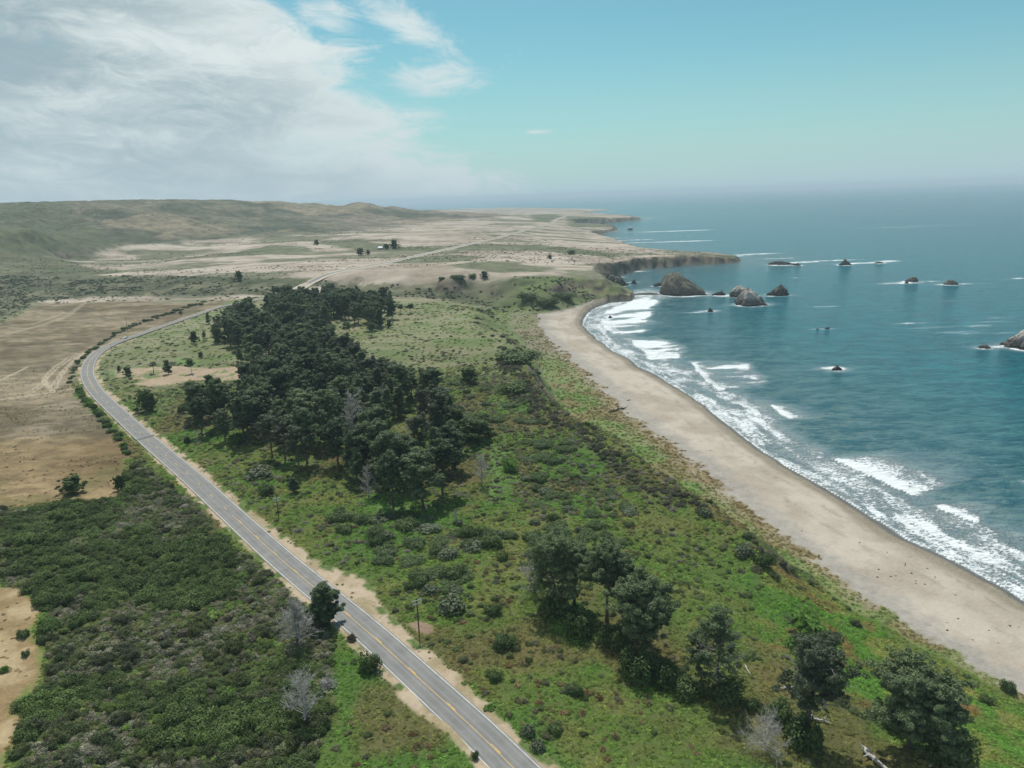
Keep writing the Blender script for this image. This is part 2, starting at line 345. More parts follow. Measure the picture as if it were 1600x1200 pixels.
FLAT = {}
def lerp(a, b, t):
    a = np.asarray(a, float); b = np.asarray(b, float)
    return a + (b - a) * (t[..., None] if np.ndim(t) else t)
def cover(x, y, z, df, dw, droad, zt, hill, t, far, slope):
    """real surface colour of the ground (soil, dry grass, sand, rock, low plants)"""
    q = lambda s, k, o=4: fbm(x, y, s, o, k)
    n_s, n_m, n_l = q(2.2, 101, 3), q(9, 102), q(45, 103)
    xl = fbm(x * .35, y, 26, 4, 104)                                # bands lying across the view of the far terrace
    jag = (n_m - .5) * 16 + (n_s - .5) * 5
    def inside(poly, soft=3.0, j=1.0, j2=0.0):
        d = seg_dist(poly, x, y, True) + jag * j + (n_l - .5) * j2
        return sstep(-soft, soft, d)
    green = lerp([.110, .160, .040], [.160, .168, .056], sstep(.38, .66, n_m * .6 + n_l * .4))
    green = lerp(green, [.090, .165, .036], sstep(.50, .66, q(22, 105)) * .85)
    green = lerp(green, [.165, .115, .062], sstep(.54, .72, q(24, 106)) * .6)
    green = lerp(green, lerp([.165, .170, .092], [.225, .212, .135], sstep(.38, .62, fbm(x * .6, y, 14, 4, 142))), sstep(300, 500, y + (n_l - .5) * 120) * .78)
    green = lerp(green, [.125, .165, .062], sstep(.55, .66, q(40, 143)) * sstep(300, 500, y) * .8)
    c = green
    tan = lerp([.300, .245, .195], [.415, .350, .285], sstep(.35, .68, xl))
    tan = lerp(tan, [.19, .155, .10], sstep(.55, .72, q(90, 107)) * .45)
    scrub = lerp([.070, .088, .042], [.120, .128, .066], n_m)
    # far terrace
    ft = sstep(800, 850, y) * (df > 0)
    c = lerp(c, lerp(tan, scrub, sstep(.52, .62, fbm(x * .4, y, 70, 5, 108)) * .75), ft)
    for k, p in enumerate(P_PATCH): c = lerp(c, scrub, sstep(-6, 10, seg_dist(p, x, y, True) + (fbm(x * .4, y, 40, 4, 109) - .5) * 46) * .85)
    # hills
    hsel = sstep(.02, .16, hill)
    rightness = sstep(-.30, .02, x / np.maximum(y, 1) + (fbm(x, y, 500, 3, 111) - .5) * .5)
    hg = lerp([.092, .096, .060], [.165, .148, .098], sstep(.35, .66, fbm(x, y, 110, 5, 112)))
    ht = lerp([.110, .098, .074], [.215, .170, .128], sstep(.40, .6, fbm(x, y, 300, 5, 113)))
    hc = lerp(hg, ht, rightness)
    rg = 1 - np.abs(2 * fbm(x + 60 * fbm(x, y, 260, 2, 40), y * .8, 340, 5, 41, .54) - 1)
    hc = lerp(hc, [.060, .068, .044], sstep(.86, .70, rg + (n_l - .5) * .25) * .0 + sstep(.70, .52, rg + (n_l - .5) * .3) * .75)
    hc = lerp(hc, [.058, .066, .044], sstep(.54, .66, fbm(x, y, 60, 5, 114)) * .6)
    hc = hc * (.80 + .40 * fbm(x, y, 16, 3, 137))[..., None]
    hc = lerp(hc, [.300, .235, .155], sstep(.60, .70, fbm(x, y, 190, 4, 115)) * .45)
    c = lerp(c, hc, hsel)
    c = lerp(c, lerp([.072, .086, .045], [.125, .125, .070], n_l), inside(P_HDARK, 12, 2.0, 30) * .9)
    # creek bank
    gc = lerp(lerp([.085, .092, .052], [.150, .142, .088], sstep(.3, .7, q(30, 116))), lerp([.080, .115, .042], [.135, .160, .062], q(30, 116)), sstep(-60, 40, x))
    gc = lerp(gc, [.055, .066, .036], sstep(.56, .64, fbm(x * .6, y, 16, 4, 136)) * .7)
    c = lerp(c, gc, inside(P_GULLY, 5, 1.2))
    # fields of dry grass
    f1 = lerp([.138, .106, .064], [.228, .182, .118], sstep(.36, .66, fbm(x * .55, y, 30, 5, 117)))
    f1 = lerp(f1, [.106, .088, .056], sstep(.50, .64, q(60, 118)) * .55)
    f1 = lerp(f1, [.29, .232, .168], sstep(.62, .74, fbm(x * .5, y, 16, 4, 119)) * .55)
    f1 = f1 * (.78 + .44 * sstep(.25, .75, fbm(x * .5, y, 3.2, 3, 138)))[..., None]
    f1 = lerp(f1, [.110, .112, .050], sstep(.66, .74, q(18, 120)) * .5)
    near = sstep(330, 300, y)
    f1 = lerp(f1, f1 * np.array([1.06, .96, .80]), near)
    c = lerp(c, f1, inside(P_FIELD, 2.5, .5))
    c = lerp(c, lerp([.24, .165, .085], [.37, .28, .165], sstep(.35, .65, n_m)), inside(P_SW, 2.0, .5))
    for tp, tw in zip(TRACKS, TR_W):
        c = lerp(c, [.42, .345, .25], sstep(tw * 1.3, tw * .3, seg_dist(tp, x, y, False) + (n_s - .5) * tw) * (.75 if tw < 2 else .35))
    # chaparral floor
    c = lerp(c, lerp([.055, .060, .030], [.13, .115, .070], sstep(.45, .7, n_m)), inside(P_CHAP, 2.0, .3))
    c = lerp(c, lerp([.40, .31, .22], [.27, .20, .13], n_s), inside(P_SAND, 1.5, .45) * sstep(.30, .42, q(7, 121)))
    c = lerp(c, [.24, .165, .115], inside(P_CLEAR, .5, .08))
    for p in P_HERB: c = lerp(c, lerp([.10, .19, .045], [.17, .24, .085], n_s), inside(p, 3, .6) * .9)
    # bluff face: bright ice plant and grass with rusty streaks, bare earth where it is steep
    bl = np.clip(4 * t * (1 - t), 0, 1) * (df > 0) * (1 - far)
    bf = lerp([.100, .180, .036], [.175, .185, .055], sstep(.45, .62, q(12, 122)))
    bf = lerp(bf, [.190, .110, .050], sstep(.55, .70, q(9, 123)) * .8)
    bf = lerp(bf, [.090, .105, .050], sstep(.52, .64, q(26, 124)) * .8)
    bf = lerp(bf, lerp([.105, .130, .058], [.165, .175, .090], sstep(.35, .65, q(14, 146))), sstep(400, 600, y) * .75)
    c = lerp(c, bf, sstep(.1, .6, bl))
    c = lerp(c, lerp([.17, .135, .10], [.26, .215, .165], n_s), sstep(.85, 1.25, slope + (n_m - .5) * .5) * (df > 0) * (1 - hsel) * (1 - far))
    # headland cliffs
    cl = sstep(.45, .85, slope + (n_m - .5) * .5) * far * (df > -3) * (1 - hsel) * sstep(2800, 1400, y * (y > 700) + 0)
    cl = np.where(y > 800, sstep(.40, .8, slope + (n_m - .5) * .4) * (1 - hsel), 0)
    rock = lerp([.060, .054, .045], [.185, .150, .108], sstep(.35, .65, fbm(x, z * 2.2 + y, 12, 5, 125)))
    rock = lerp(rock, [.085, .095, .052], sstep(.48, .6, q(26, 126)) * .7)
    c = lerp(c, rock, cl)
    # flat behind the beach: greens giving way to rust and bare sandy ground
    fl = (df <= 0) * (1 - far)
    gg = lerp([.125, .185, .060], [.185, .192, .085], sstep(.40, .62, n_m * .6 + n_s * .4))
    gg = lerp(gg, [.110, .165, .046], sstep(.54, .64, q(20, 140)) * .7)
    gg = lerp(gg, [.190, .125, .075], sstep(.52, .64, q(17, 144)) * .6)
    # sand
    tot = np.maximum(dw - df, 1)
    u = np.clip(dw / tot, 0, 1.3)                                   # 0 at the water, 1 at the bluff foot
    sand = lerp([.345, .290, .232], [.435, .375, .308], sstep(.32, .66, fbm(x, y, 20, 5, 129)))
    sand = lerp(sand, [.30, .245, .195], sstep(.58, .70, fbm(x, y, 5, 4, 130)) * .30)
    peb = lerp([.21, .195, .175], [.34, .315, .28], n_s)
    wide = sstep(45, 75, tot)
    vegl = np.where(wide > .5, .56, .93) + (n_m - .5) * .12 + (n_l - .5) * .16
    vegl = .93 + (.60 - .93) * wide + (n_m - .5) * .16 + (n_s - .5) * .10 + (n_l - .5) * .10 * wide
    sand = lerp(sand, peb, sstep(-.22, -.06, u - vegl) * .7)
    wr = np.exp(-((dw - 13 - (n_l - .5) * 12 - (n_m - .5) * 4) / .9) ** 2) + .8 * np.exp(-((dw - 24 - (n_l - .5) * 16 - (n_m - .5) * 4) / 1.0) ** 2)
    sand = lerp(sand, [.17, .14, .11], np.clip(wr, 0, 1) * sstep(.46, .60, q(6, 145)) * .45)
    wet = sstep(9.5, 5.0, dw + (n_l - .5) * 4 + (n_m - .5) * 2)
    sand = lerp(sand, [.235, .200, .150], wet)
    sand = lerp(sand, [.120, .118, .108], sstep(2.6, 1.4, dw + (n_l - .5) * 3))
    rust = lerp([.20, .135, .080], [.27, .215, .155], sstep(.35, .65, n_m * .5 + n_s * .5))
    gg = lerp(gg, rust, sstep(.20, .03, u - vegl + (n_m - .5) * .22) * np.where(wide > .3, .85, .35))
    gg = lerp(gg, lerp([.215, .180, .135], [.150, .150, .075], sstep(.4, .65, q(22, 141))), sstep(470, 590, y + (n_l - .5) * 60) * .8)
    vm = sstep(-.02, .03, u - vegl)
    fc_ = lerp(sand, gg, vm)
    FLAT['v'] = vm * fl
    c = lerp(c, fc_, fl)
    c = lerp(c, sand, ((df <= 0) & (far > 0)) * far)
    # road verge
    vr = 4.6 + 2.4 * (q(26, 131) - .3) + 2.2 * (q(5, 132) - .5)
    side = np.where(x > np.interp(y, ROAD[:, 1], ROAD[:, 0]), 1.0, 0.25)
    vr = vr + side * 1.6 + 2.5 * sstep(650, 800, y) + 5.0 * side * np.exp(-(((x + 42) / 14) ** 2 + ((y - 174) / 16) ** 2))
    verge = sstep(vr + .5, vr - .7, droad)
    vc = lerp([.36, .27, .185], [.44, .355, .26], n_s)
    vc = lerp(vc, [.26, .21, .115], sstep(.55, .66, q(6, 133)) * .7)
    c = lerp(c, vc, verge * (df > 0))
    gk = sstep(.54, .60, q(5, 134)) * sstep(vr - 2.6, vr - 1.6, droad) * verge
    c = lerp(c, [.085, .13, .035], gk)
    return np.clip(c, .01, .8), verge
NR, NC = 900, 860
gy = 58.0 * (8200.0 / 58.0) ** (np.arange(NR) / (NR - 1))
gs = np.linspace(-1.16, 1.0, NC)
X = (gs[None, :] * (gy[:, None] + 70)).ravel(); Y = np.repeat(gy, NC)
Z, DF, DW, DR, ZT, HI, TT, FA = ground(X, Y, True)
Zg = Z.reshape(NR, NC); Xg = X.reshape(NR, NC)
sl_x = np.gradient(Zg, axis=1) / np.maximum(np.gradient(Xg, axis=1), 1e-3)
sl_y = np.gradient(Zg, axis=0) / np.gradient(gy)[:, None] - sl_x * gs[None, :]
SLOPE = np.hypot(sl_x, sl_y).ravel()
COLR, VERGE = cover(X, Y, Z, DF, DW, DR, ZT, HI, TT, FA, SLOPE)
TINT = COLR.copy()
# ground among the low plants coloured darker, to match the shade within their foliage
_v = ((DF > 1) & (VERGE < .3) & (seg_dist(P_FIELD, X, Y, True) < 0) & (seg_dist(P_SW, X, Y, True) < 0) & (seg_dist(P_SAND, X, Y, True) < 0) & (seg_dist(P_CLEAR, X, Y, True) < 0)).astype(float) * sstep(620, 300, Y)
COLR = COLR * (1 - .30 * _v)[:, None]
ii = (np.arange(NR - 1)[:, None] * NC + np.arange(NC - 1)[None, :]).ravel()
FQ = np.stack([ii, ii + 1, ii + 1 + NC, ii + NC], 1)
FQ = FQ[(Z[FQ].max(1) > -1.6) & (X[FQ].min(1) > -7000)]
use = np.unique(FQ); remap = np.full(len(X), -1); remap[use] = np.arange(len(use))
m_ground, g = new_mat("ground_cover")
ca = g.n('ShaderNodeAttribute', attribute_name='ground_colour').outputs['Color']
pos = g.n('ShaderNodeNewGeometry').outputs['Position']
d1 = g.noise(pos, 0.9, 5, .65); d2 = g.noise(pos, 4.0, 4, .6); d3 = g.noise(pos, 0.16, 5, .6)
mul = g.m('ADD', g.m('MULTIPLY', d1, .75), g.m('ADD', g.m('MULTIPLY', d2, .55), g.m('MULTIPLY', d3, .35)))
mul = g.mr(mul, .50, 1.15, .55, 1.45)
far_n = g.noise(pos, .045, 8, .72)
sepy = g.n('ShaderNodeSeparateXYZ', {0: pos}).outputs[1]
mul = g.m('MULTIPLY', mul, g.m('ADD', 1.0, g.m('MULTIPLY', g.mr(sepy, 600.0, 1100.0), g.mr(far_n, .36, .64, -.42, .36))))
lum = g.n('ShaderNodeRGBToBW', {0: ca}).outputs[0]
mul = g.m('ADD', 1.0, g.m('MULTIPLY', g.m('SUBTRACT', mul, 1.0), g.mr(lum, .20, .33, 1.0, .38)))
gcol = g.mix(1.0, ca, g.n('ShaderNodeCombineColor', {0: mul, 1: mul, 2: mul}), 'MULTIPLY')
finish(g, gcol, .95, g.m('ADD', d1, g.m('MULTIPLY', d2, .4)), .55, .5, .1)
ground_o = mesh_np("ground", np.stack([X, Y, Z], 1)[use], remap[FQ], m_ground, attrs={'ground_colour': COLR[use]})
tag(ground_o, kind='structure')

LG = math.log(8200.0 / 58.0)
def sheet_z(x, y):
    r_ = np.clip(np.log(np.maximum(y, 58.0) / 58.0) / LG * (NR - 1), 0, NR - 1.001); i = r_.astype(int); f = (y - gy[i]) / (gy[i + 1] - gy[i])
    def row(ii):
        c = np.clip((x / (gy[ii] + 70) + 1.16) / 2.16 * (NC - 1), 0, NC - 1.001); j = c.astype(int); g_ = c - j
        return Zg[ii, j] * (1 - g_) + Zg[ii, j + 1] * g_
    return row(i) * (1 - f) + row(i + 1) * f
def gz(x, y): return float(sheet_z(np.array([x], float), np.array([y], float))[0])

# ------------------------------------------------------------------ road: asphalt sheet, edge lines, centre line
def ribbon(P, o0, o1, lift):
    T = np.gradient(P[:, :2], axis=0); T /= np.linalg.norm(T, axis=1)[:, None]
    N = np.stack([T[:, 1], -T[:, 0]], 1)
    k = np.clip(P[:, 1] / 400, 1, 8)
    def side(o): return np.c_[P[:, :2] + N * np.asarray(o).reshape(-1, 1), P[:, 2] + lift * k]
    return side(o0), side(o1)
RD = smooth_line(ROAD, step=3.0, it=1)
RD[:, 2] = ztop(RD[:, 0], RD[:, 1]) + .05
kk = np.ones(9) / 9; RD[:, 2] = np.convolve(np.pad(RD[:, 2], 4, 'edge'), kk, 'valid')
m_road, r = new_mat("worn_asphalt")
rp = r.n('ShaderNodeNewGeometry').outputs['Position']
ra = r.n('ShaderNodeAttribute', attribute_name='across').outputs['Fac']
rn = r.noise(rp, .25, 6, .6); rn2 = r.noise(rp, 3.0, 4, .6)
rc = r.mix(r.mr(rn, .3, .7), C4(.160, .155, .147), C4(.225, .217, .204))
trk = r.m('ADD', r.mr(r.m('ABSOLUTE', r.m('SUBTRACT', r.m('ABSOLUTE', ra), 1.0)), .0, .45, 1, 0, True), r.mr(r.m('ABSOLUTE', r.m('SUBTRACT', r.m('ABSOLUTE', ra), 2.7)), .0, .45, 1, 0, True))
rc = r.mix(r.m('MULTIPLY', trk, .35), rc, C4(.29, .283, .27))
rc = r.mix(r.m('MULTIPLY', r.mr(rn2, .4, .7), .18), rc, C4(.12, .118, .115))
rc = r.mix(r.mr(r.m('ADD', r.m('ABSOLUTE', ra), r.m('MULTIPLY', rn, 1.0)), 4.15, 4.55, 0, .8), rc, C4(.33, .27, .20))
finish(r, rc, .9, rn2, .15, .02, .2)
l0, l1 = ribbon(RD, -4.0, 4.0, 0.0)
mid = [ribbon(RD, o, o, 0.0)[0] for o in (-4.0, -2, 0, 2, 4.0)]
n = len(RD)
RV = np.concatenate(mid); ac = np.repeat([-4.0, -2, 0, 2, 4.0], n)
b_ = np.arange(n - 1)
RF = np.concatenate([np.stack([b_ + k * n, b_ + (k + 1) * n, b_ + (k + 1) * n + 1, b_ + k * n + 1], 1) for k in range(4)])
road = tag(mesh_np("road", RV, RF[:, ::-1], m_road, attrs={'across': ac}), kind='structure')
iG = int(np.searchsorted(RD[:, 1], 830))
a_, b2_ = ribbon(RD, -9.5, 9.5, -.004); a_, b2_ = a_[iG:], b2_[iG:]; k = len(a_); j = np.arange(k - 1)
m_shd, nt_ = new_mat("pale_gravel"); p_ = nt_.n('ShaderNodeNewGeometry').outputs['Position']
finish(nt_, nt_.mix(nt_.noise(p_, .2, 5), C4(.38, .32, .25), C4(.50, .44, .36)), .95)
mesh_np("gravel_shoulder", np.concatenate([a_, b2_]), np.stack([j, j + 1, k + j + 1, k + j], 1), m_shd, road)
def paint(name, col, spans, parent, lift=.012):
    Vs, Fs, c = [], [], 0
    for (i0, i1, o, wd) in spans:
        a, b = ribbon(RD, o - wd / 2, o + wd / 2, lift); a, b = a[i0:i1], b[i0:i1]; k = len(a)
        if k < 2: continue
        Vs += [a, b]; j = np.arange(k - 1); Fs.append(np.stack([c + j, c + j + 1, c + k + j + 1, c + k + j], 1)); c += 2 * k
    m, nt = new_mat(name + "_paint")
    p = nt.n('ShaderNodeNewGeometry').outputs['Position']; q = nt.noise(p, .9, 5, .7)
    finish(nt, nt.mix(nt.mr(q, .42, .62, 0, .5), C4(*col), C4(.25, .245, .23)), .8, spec=.2)
    return mesh_np(name, np.concatenate(Vs), np.concatenate(Fs), m, parent)
LEN = np.r_[0, np.cumsum(np.hypot(*np.diff(RD[:, :2], axis=0).T))]
iF = int(np.searchsorted(RD[:, 1], 900))
paint("edge_line", (.62, .62, .59), [(0, iF, -3.55, .17)], road)
paint("edge_line", (.62, .62, .59), [(0, iF, 3.55, .17)], road)
iS = int(np.searchsorted(RD[:, 1], 222))
spans = [(0, iS, -.13, .14)]
k = 0
while k < iF:
    spans.append((k, min(k + (2 if k < iS else 2), iF), .13 if k < iS else 0.0, .16 if k < iS else .22)); k += 5 if k < iS else 5
i2 = int(np.searchsorted(RD[:, 1], 400))
spans = [s for s in spans if not (s[0] > i2)] + [(i2, iF, -.12, .12), (i2, iF, .12, .12)]
paint("centre_line", (.66, .41, .11), spans, road)
# darker repair strip across the road
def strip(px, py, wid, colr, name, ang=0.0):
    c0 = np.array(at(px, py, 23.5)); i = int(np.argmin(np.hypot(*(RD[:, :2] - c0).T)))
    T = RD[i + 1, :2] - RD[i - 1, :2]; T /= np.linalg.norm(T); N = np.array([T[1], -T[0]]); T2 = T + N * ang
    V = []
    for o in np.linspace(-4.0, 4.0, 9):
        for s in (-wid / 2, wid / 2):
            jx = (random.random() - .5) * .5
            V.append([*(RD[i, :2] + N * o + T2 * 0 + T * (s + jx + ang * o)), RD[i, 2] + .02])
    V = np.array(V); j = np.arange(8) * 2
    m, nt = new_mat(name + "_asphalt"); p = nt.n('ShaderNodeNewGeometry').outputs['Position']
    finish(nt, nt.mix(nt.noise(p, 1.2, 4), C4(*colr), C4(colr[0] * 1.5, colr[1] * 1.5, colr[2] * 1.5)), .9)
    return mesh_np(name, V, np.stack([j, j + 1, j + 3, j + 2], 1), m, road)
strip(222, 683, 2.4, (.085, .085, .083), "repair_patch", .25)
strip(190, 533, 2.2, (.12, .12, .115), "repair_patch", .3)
# ------------------------------------------------------------------ sea
HAZE_D = .78e-4
SR, SCN = 1000, 900
sy = 70.0 * (42000.0 / 70.0) ** (np.arange(SR) / (SR - 1))
ss = np.linspace(-.5, 1.12, SCN) ; ss = np.where(ss < 0, ss, ss)
SX = (ss[None, :] * (sy[:, None] + 70)).ravel(); SY = np.repeat(sy, SCN)
sd, sarc = seg_dist(BEACH, SX, SY, False, True)
sdh = seg_dist(SHORE, SX, SY, True) + (fbm(SX, SY, 30, 2, 25) - .5) * 3.5 + (fbm(SX, SY, 9, 2, 26) - .5) * 1.4
D = np.clip(-sdh, -60, None)                     # metres seaward of the waterline
foam = np.zeros(len(SX)); rise = np.zeros(len(SX))
m_near = (D > -20) & (SY < 6000)
fx, fy, fd, fa = SX[m_near], SY[m_near], D[m_near], sarc[m_near]
fo = np.zeros(len(fx)); ri = np.zeros(len(fx))
edge_n = fbm(fx, fy, 22, 3, 201) - .5
# swash running up the sand, then the lacy wash behind it
beachy = sstep(60, 20, sd[m_near] - np.maximum(fd, 0))
lace = fbm(fa, fd * 2.4, 16, 4, 202)
reach = 52 + 44 * (fbm(fa, fa * 0, 55, 3, 203) - .5)
wash = sstep(reach, reach * .45, fd) * sstep(-.5, 1.0, fd)
fo = np.maximum(fo, wash * (.30 + .60 * lace) * beachy)
for dd0, ww, st in ((0.8, .8, .95), (7, 1.3, .8), (15, 1.6, .7), (24, 2.0, .6)):
    wv = dd0 + (fbm(fa, fa * 0 + dd0, 30, 3, 210 + int(dd0)) - .5) * (2.0 + dd0 * .8)
    pr = np.where(fd > wv, np.exp(-(fd - wv) / (ww * 3.0)), np.exp(-((fd - wv) / ww * 2.0) ** 2))
    cut = sstep(.40, .52, fbm(fa, fa * 0 + 7 * dd0, 45, 3, 220 + int(dd0))) if dd0 > 2 else 1.0
    fo = np.maximum(fo, st * pr * cut * beachy)
# breakers traced along their fronts: (points, depth of the white water behind, strength)
BRK = [([(1288,712),(1330,730),(1370,748),(1410,768),(1452,784)],26,1.25),([(1448,786),(1480,802),(1510,814),(1540,823)],15,1.2),([(1200,630),(1214,645),(1238,660)],13,1.15),
       ([(1255,690),(1268,697)],4,.9),([(1075,562),(1090,580),(1112,604),(1125,612),(1180,600)],16,.95),([(1088,572),(1110,578),(1150,575),(1180,566)],12,.9),([(1095,606),(1150,596),(1200,595)],14,.7),
       ([(985,528),(1000,548),(1025,560),(1060,552)],18,.95),([(988,534),(1010,535),(1050,532)],14,.85),([(1030,545),(1050,550),(1070,545)],10,1.0),([(1000,560),(1020,575),(1040,586)],9,.8),
       ([(938,495),(945,515),(960,522),(1000,520)],26,.95),([(940,492),(960,480),(990,468),(1030,465)],22,.85),([(945,505),(980,505),(1012,498)],20,.9),([(1002,478),(1008,470),(1018,467)],10,1.0),
       ([(930,500),(940,520),(965,545),(985,560)],8,.8),([(1100,640),(1130,668),(1165,690),(1195,708)],9,.85),([(1060,612),(1080,632),(1110,660)],6,.85),
       ([(1300,745),(1360,775),(1430,805),(1500,850),(1560,890)],26,.55),([(1220,705),(1290,745),(1340,775)],14,.6),([(1590,750),(1600,756),(1620,764)],5,1.0),([(1135,640),(1160,660),(1200,690),(1250,720)],14,.5),
       ([(1160,636),(1190,640),(1230,660)],10,.45),([(950,470),(985,464),(1005,462),(1055,459)],5,.95)]
for P, dep, st in BRK:
    L = smooth_line([at(x, y, 0) for x, y in P], it=2)[:, :2]
    bb = (fx > L[:, 0].min() - 60) & (fx < L[:, 0].max() + 60) & (fy > L[:, 1].min() - 60) & (fy < L[:, 1].max() + 60)
    qx, qy = fx[bb], fy[bb]
    wob = (fbm(qx, qy, 10, 4, 230) - .5) * 9
    d, s = seg_dist(L, qx, qy, False, True); tl = np.hypot(*(L[1:] - L[:-1]).T).sum()
    i = np.clip(np.searchsorted(np.r_[0, np.cumsum(np.hypot(*(L[1:] - L[:-1]).T))], s) - 1, 0, len(L) - 2)
    T = L[i + 1] - L[i]; cr = T[:, 0] * (qy - L[i, 1]) - T[:, 1] * (qx - L[i, 0])
    # the seaward side is the one farther out from the waterline
    nx = L[len(L) // 2]; tm = L[len(L) // 2] - L[len(L) // 2 - 1]; nn = np.array([-tm[1], tm[0]]) / (np.linalg.norm(tm) + 1e-9)
    pa = seg_dist(SHORE, np.array([nx[0] + nn[0] * 6]), np.array([nx[1] + nn[1] * 6]), True)[0]; pb = seg_dist(SHORE, np.array([nx[0] - nn[0] * 6]), np.array([nx[1] - nn[1] * 6]), True)[0]
    sea = np.sign(cr) * (1 if pa < pb else -1)
    v = d * sea + wob * .5
    endf = sstep(0, tl * .16 + 2, s) * sstep(tl, tl * .84 - 2, s)
    endf = np.where((s < .01) | (s > tl - .01), 0, endf)
    pr = np.where(v > 0, np.exp(-(v / (dep * (.35 + .65 * endf))) ** 1.3), np.exp(-(v / 1.1) ** 2))
    near_f = np.where(v > 0, np.exp(-(v / 4.0) ** 2), np.exp(-(v / 1.6) ** 2))
    fo[bb] = np.maximum(fo[bb], st * pr * (.25 + .75 * endf) * (.72 + .56 * (fbm(qx, qy, 7, 3, 231) - .2)))
    if st >= .95: ri[bb] = np.maximum(ri[bb], near_f * endf * .75)
# sheets of broken water in the surf, drawn out along the wave fronts
for P, st in (([(935,492),(945,518),(975,523),(1005,520),(1012,500),(1030,468),(1010,462),(985,468),(960,480)],.98),([(985,530),(1000,555),(1030,575),(1055,572),(1072,545),(1045,532)],.90),([(1075,565),(1095,600),(1115,615),(1160,606),(1200,598),(1175,570),(1110,562)],.92),
              ([(1060,600),(1100,645),(1160,690),(1200,712),(1260,735),(1290,740),(1250,700),(1190,640),(1150,615),(1100,605)],.80),([(1200,712),(1300,768),(1400,834),(1500,884),(1575,930),(1640,960),(1640,900),(1565,850),(1480,808),(1400,780),(1300,735),(1230,708)],.80)):
    A_ = [at(x, y, 0) for x, y in P]; xs_, ys_ = zip(*A_)
    bb = (fx > min(xs_) - 15) & (fx < max(xs_) + 15) & (fy > min(ys_) - 30) & (fy < max(ys_) + 30)
    qx, qy = fx[bb], fy[bb]; d = seg_dist(A_, qx, qy, True) + (fbm(qx, qy, 18, 3, 260) - .5) * 14
    sc_ = max(1.0, np.mean(ys_) / 420)
    band = fbm(qx * .22 + qy * .05, qy - qx * .15, 8.0 * sc_, 4, 261)
    if len(P) > 9: band = .5 + (fbm(fa[bb] * .3, fd[bb], 5.0, 4, 262) - .5) * .7
    fo[bb] = np.maximum(fo[bb], st * sstep(-5, 7, d) * (.40 + 1.05 * sstep(.36, .66, band) * .62))
# white water round the rocks and off the headlands: (px, py, half length, half depth, strength)
SPOT = [(1415,442,34,7,1.0),(1440,440,30,5,.8),(1395,443,26,5,.8),(1490,444,32,5,1.0),(1350,411,55,7,1.0),(1250,410,46,6,.85),(1300,407,70,5,.8),(1385,408,24,7,1.2),(1180,397,60,6,.95),(1150,400,30,6,.9),(1215,404,50,4,.7),
        (1175,476,30,6,.9),(1130,462,18,6,.9),(1100,461,16,7,.8),(1215,462,26,5,.9),(1075,462,36,4,.55),(1105,486,16,3,1.0),(1095,488,22,2.5,.9),(1306,576,11,4,1.2),(1300,576,16,4,.8),(1284,514,14,2,.8),(1592,541,20,7,1.0),(1560,542,16,4,.9),
        (990,441,14,5,.7),(1040,455,20,4,.7),(1000,455,20,4,.5),(1055,361,150,9,.95),(1020,362,110,6,.8),(1090,360,80,5,.8),(1035,378,150,6,.95),(1080,377,110,5,.9),(990,375,90,7,.8),(1015,341,80,8,.9),(1060,341,90,6,.5),(960,372,40,5,.8),(945,331,120,10,.7),
        (1290,479,18,2.5,.7),(1250,434,20,3,.6),(1440,434,28,4,.3),(1590,435,20,4,.8),(1420,505,24,2,.75),(1450,512,24,2,.55),(1490,519,26,2,.6),(1515,521,14,2,.6),(1530,509,14,2.4,.8),(1545,503,22,2,.5),(1560,497,16,2,.5),(1410,355,420,12,.32),(1440,352,260,10,.3),(1577,520,14,1.6,.55),(1480,470,16,2,.4),(1060,412,90,4,.7),(1110,411,60,4,.7),(1000,424,18,5,.8),(970,433,12,6,.7)]
for px, py, a, b, st in SPOT:
    c = at(px, py, 0); bb = (np.abs(fx - c[0]) < a * 3) & (np.abs(fy - c[1]) < max(b * 6, 20))
    if not bb.any(): continue
    qx, qy = fx[bb] - c[0], fy[bb] - c[1]; w_ = fbm(fx[bb], fy[bb], max(b, 5) * 1.6, 3, 240)
    e = (qx / a) ** 2 + (qy / (b * 1.9)) ** 2
    fo[bb] = np.maximum(fo[bb], st * (1.25 if py < 416 else .95) * np.exp(-e * 1.3) * (.28 + 1.3 * w_))
for x0, x1, py in ((1031,1104,459),(1142,1168,463),(1151,1197,476),(1199,1229,461),(1114,1135,461),(1105,1115,487),(1021,1036,447),(959,980,446),(1202,1238,413.5),(1240,1252,415),(1309,1329,414),(1366,1382,411.5),(1413,1433,440),(1474,1496,444.5),(1576,1664,542),(1527,1549,543.5),(1298,1314,578),(950,957,497)):
    a_ = np.array(at(x0, py, 0)); b_ = np.array(at(x1, py, 0)); c = (a_ + b_) / 2; hw = np.linalg.norm(b_ - a_) / 2
    bb = (np.abs(fx - c[0]) < hw * 3 + 20) & (np.abs(fy - c[1]) < hw * 3 + 20)
    if not bb.any(): continue
    e = np.hypot(fx[bb] - c[0], (fy[bb] - c[1]) / .85) - hw
    fo[bb] = np.maximum(fo[bb], np.exp(-(np.clip(e, 0, None) / (3.5 + hw * .16)) ** 1.2) * (.30 + 1.15 * fbm(fx[bb], fy[bb], 7, 3, 263)))
fo = np.maximum(fo, (1 - beachy) * sstep(9, 0, fd) * (.45 + .7 * edge_n + .2))
foam[m_near] = fo; rise[m_near] = ri
SZ = rise + .25 * (fbm(SX, SY, 26, 3, 250) - .5) * sstep(8, 40, D) * (SY < 4000)
keep = D > -8
ii = (np.arange(SR - 1)[:, None] * SCN + np.arange(SCN - 1)[None, :]).ravel()
SQ = np.stack([ii, ii + 1, ii + 1 + SCN, ii + SCN], 1); SQ = SQ[keep[SQ].any(1)]
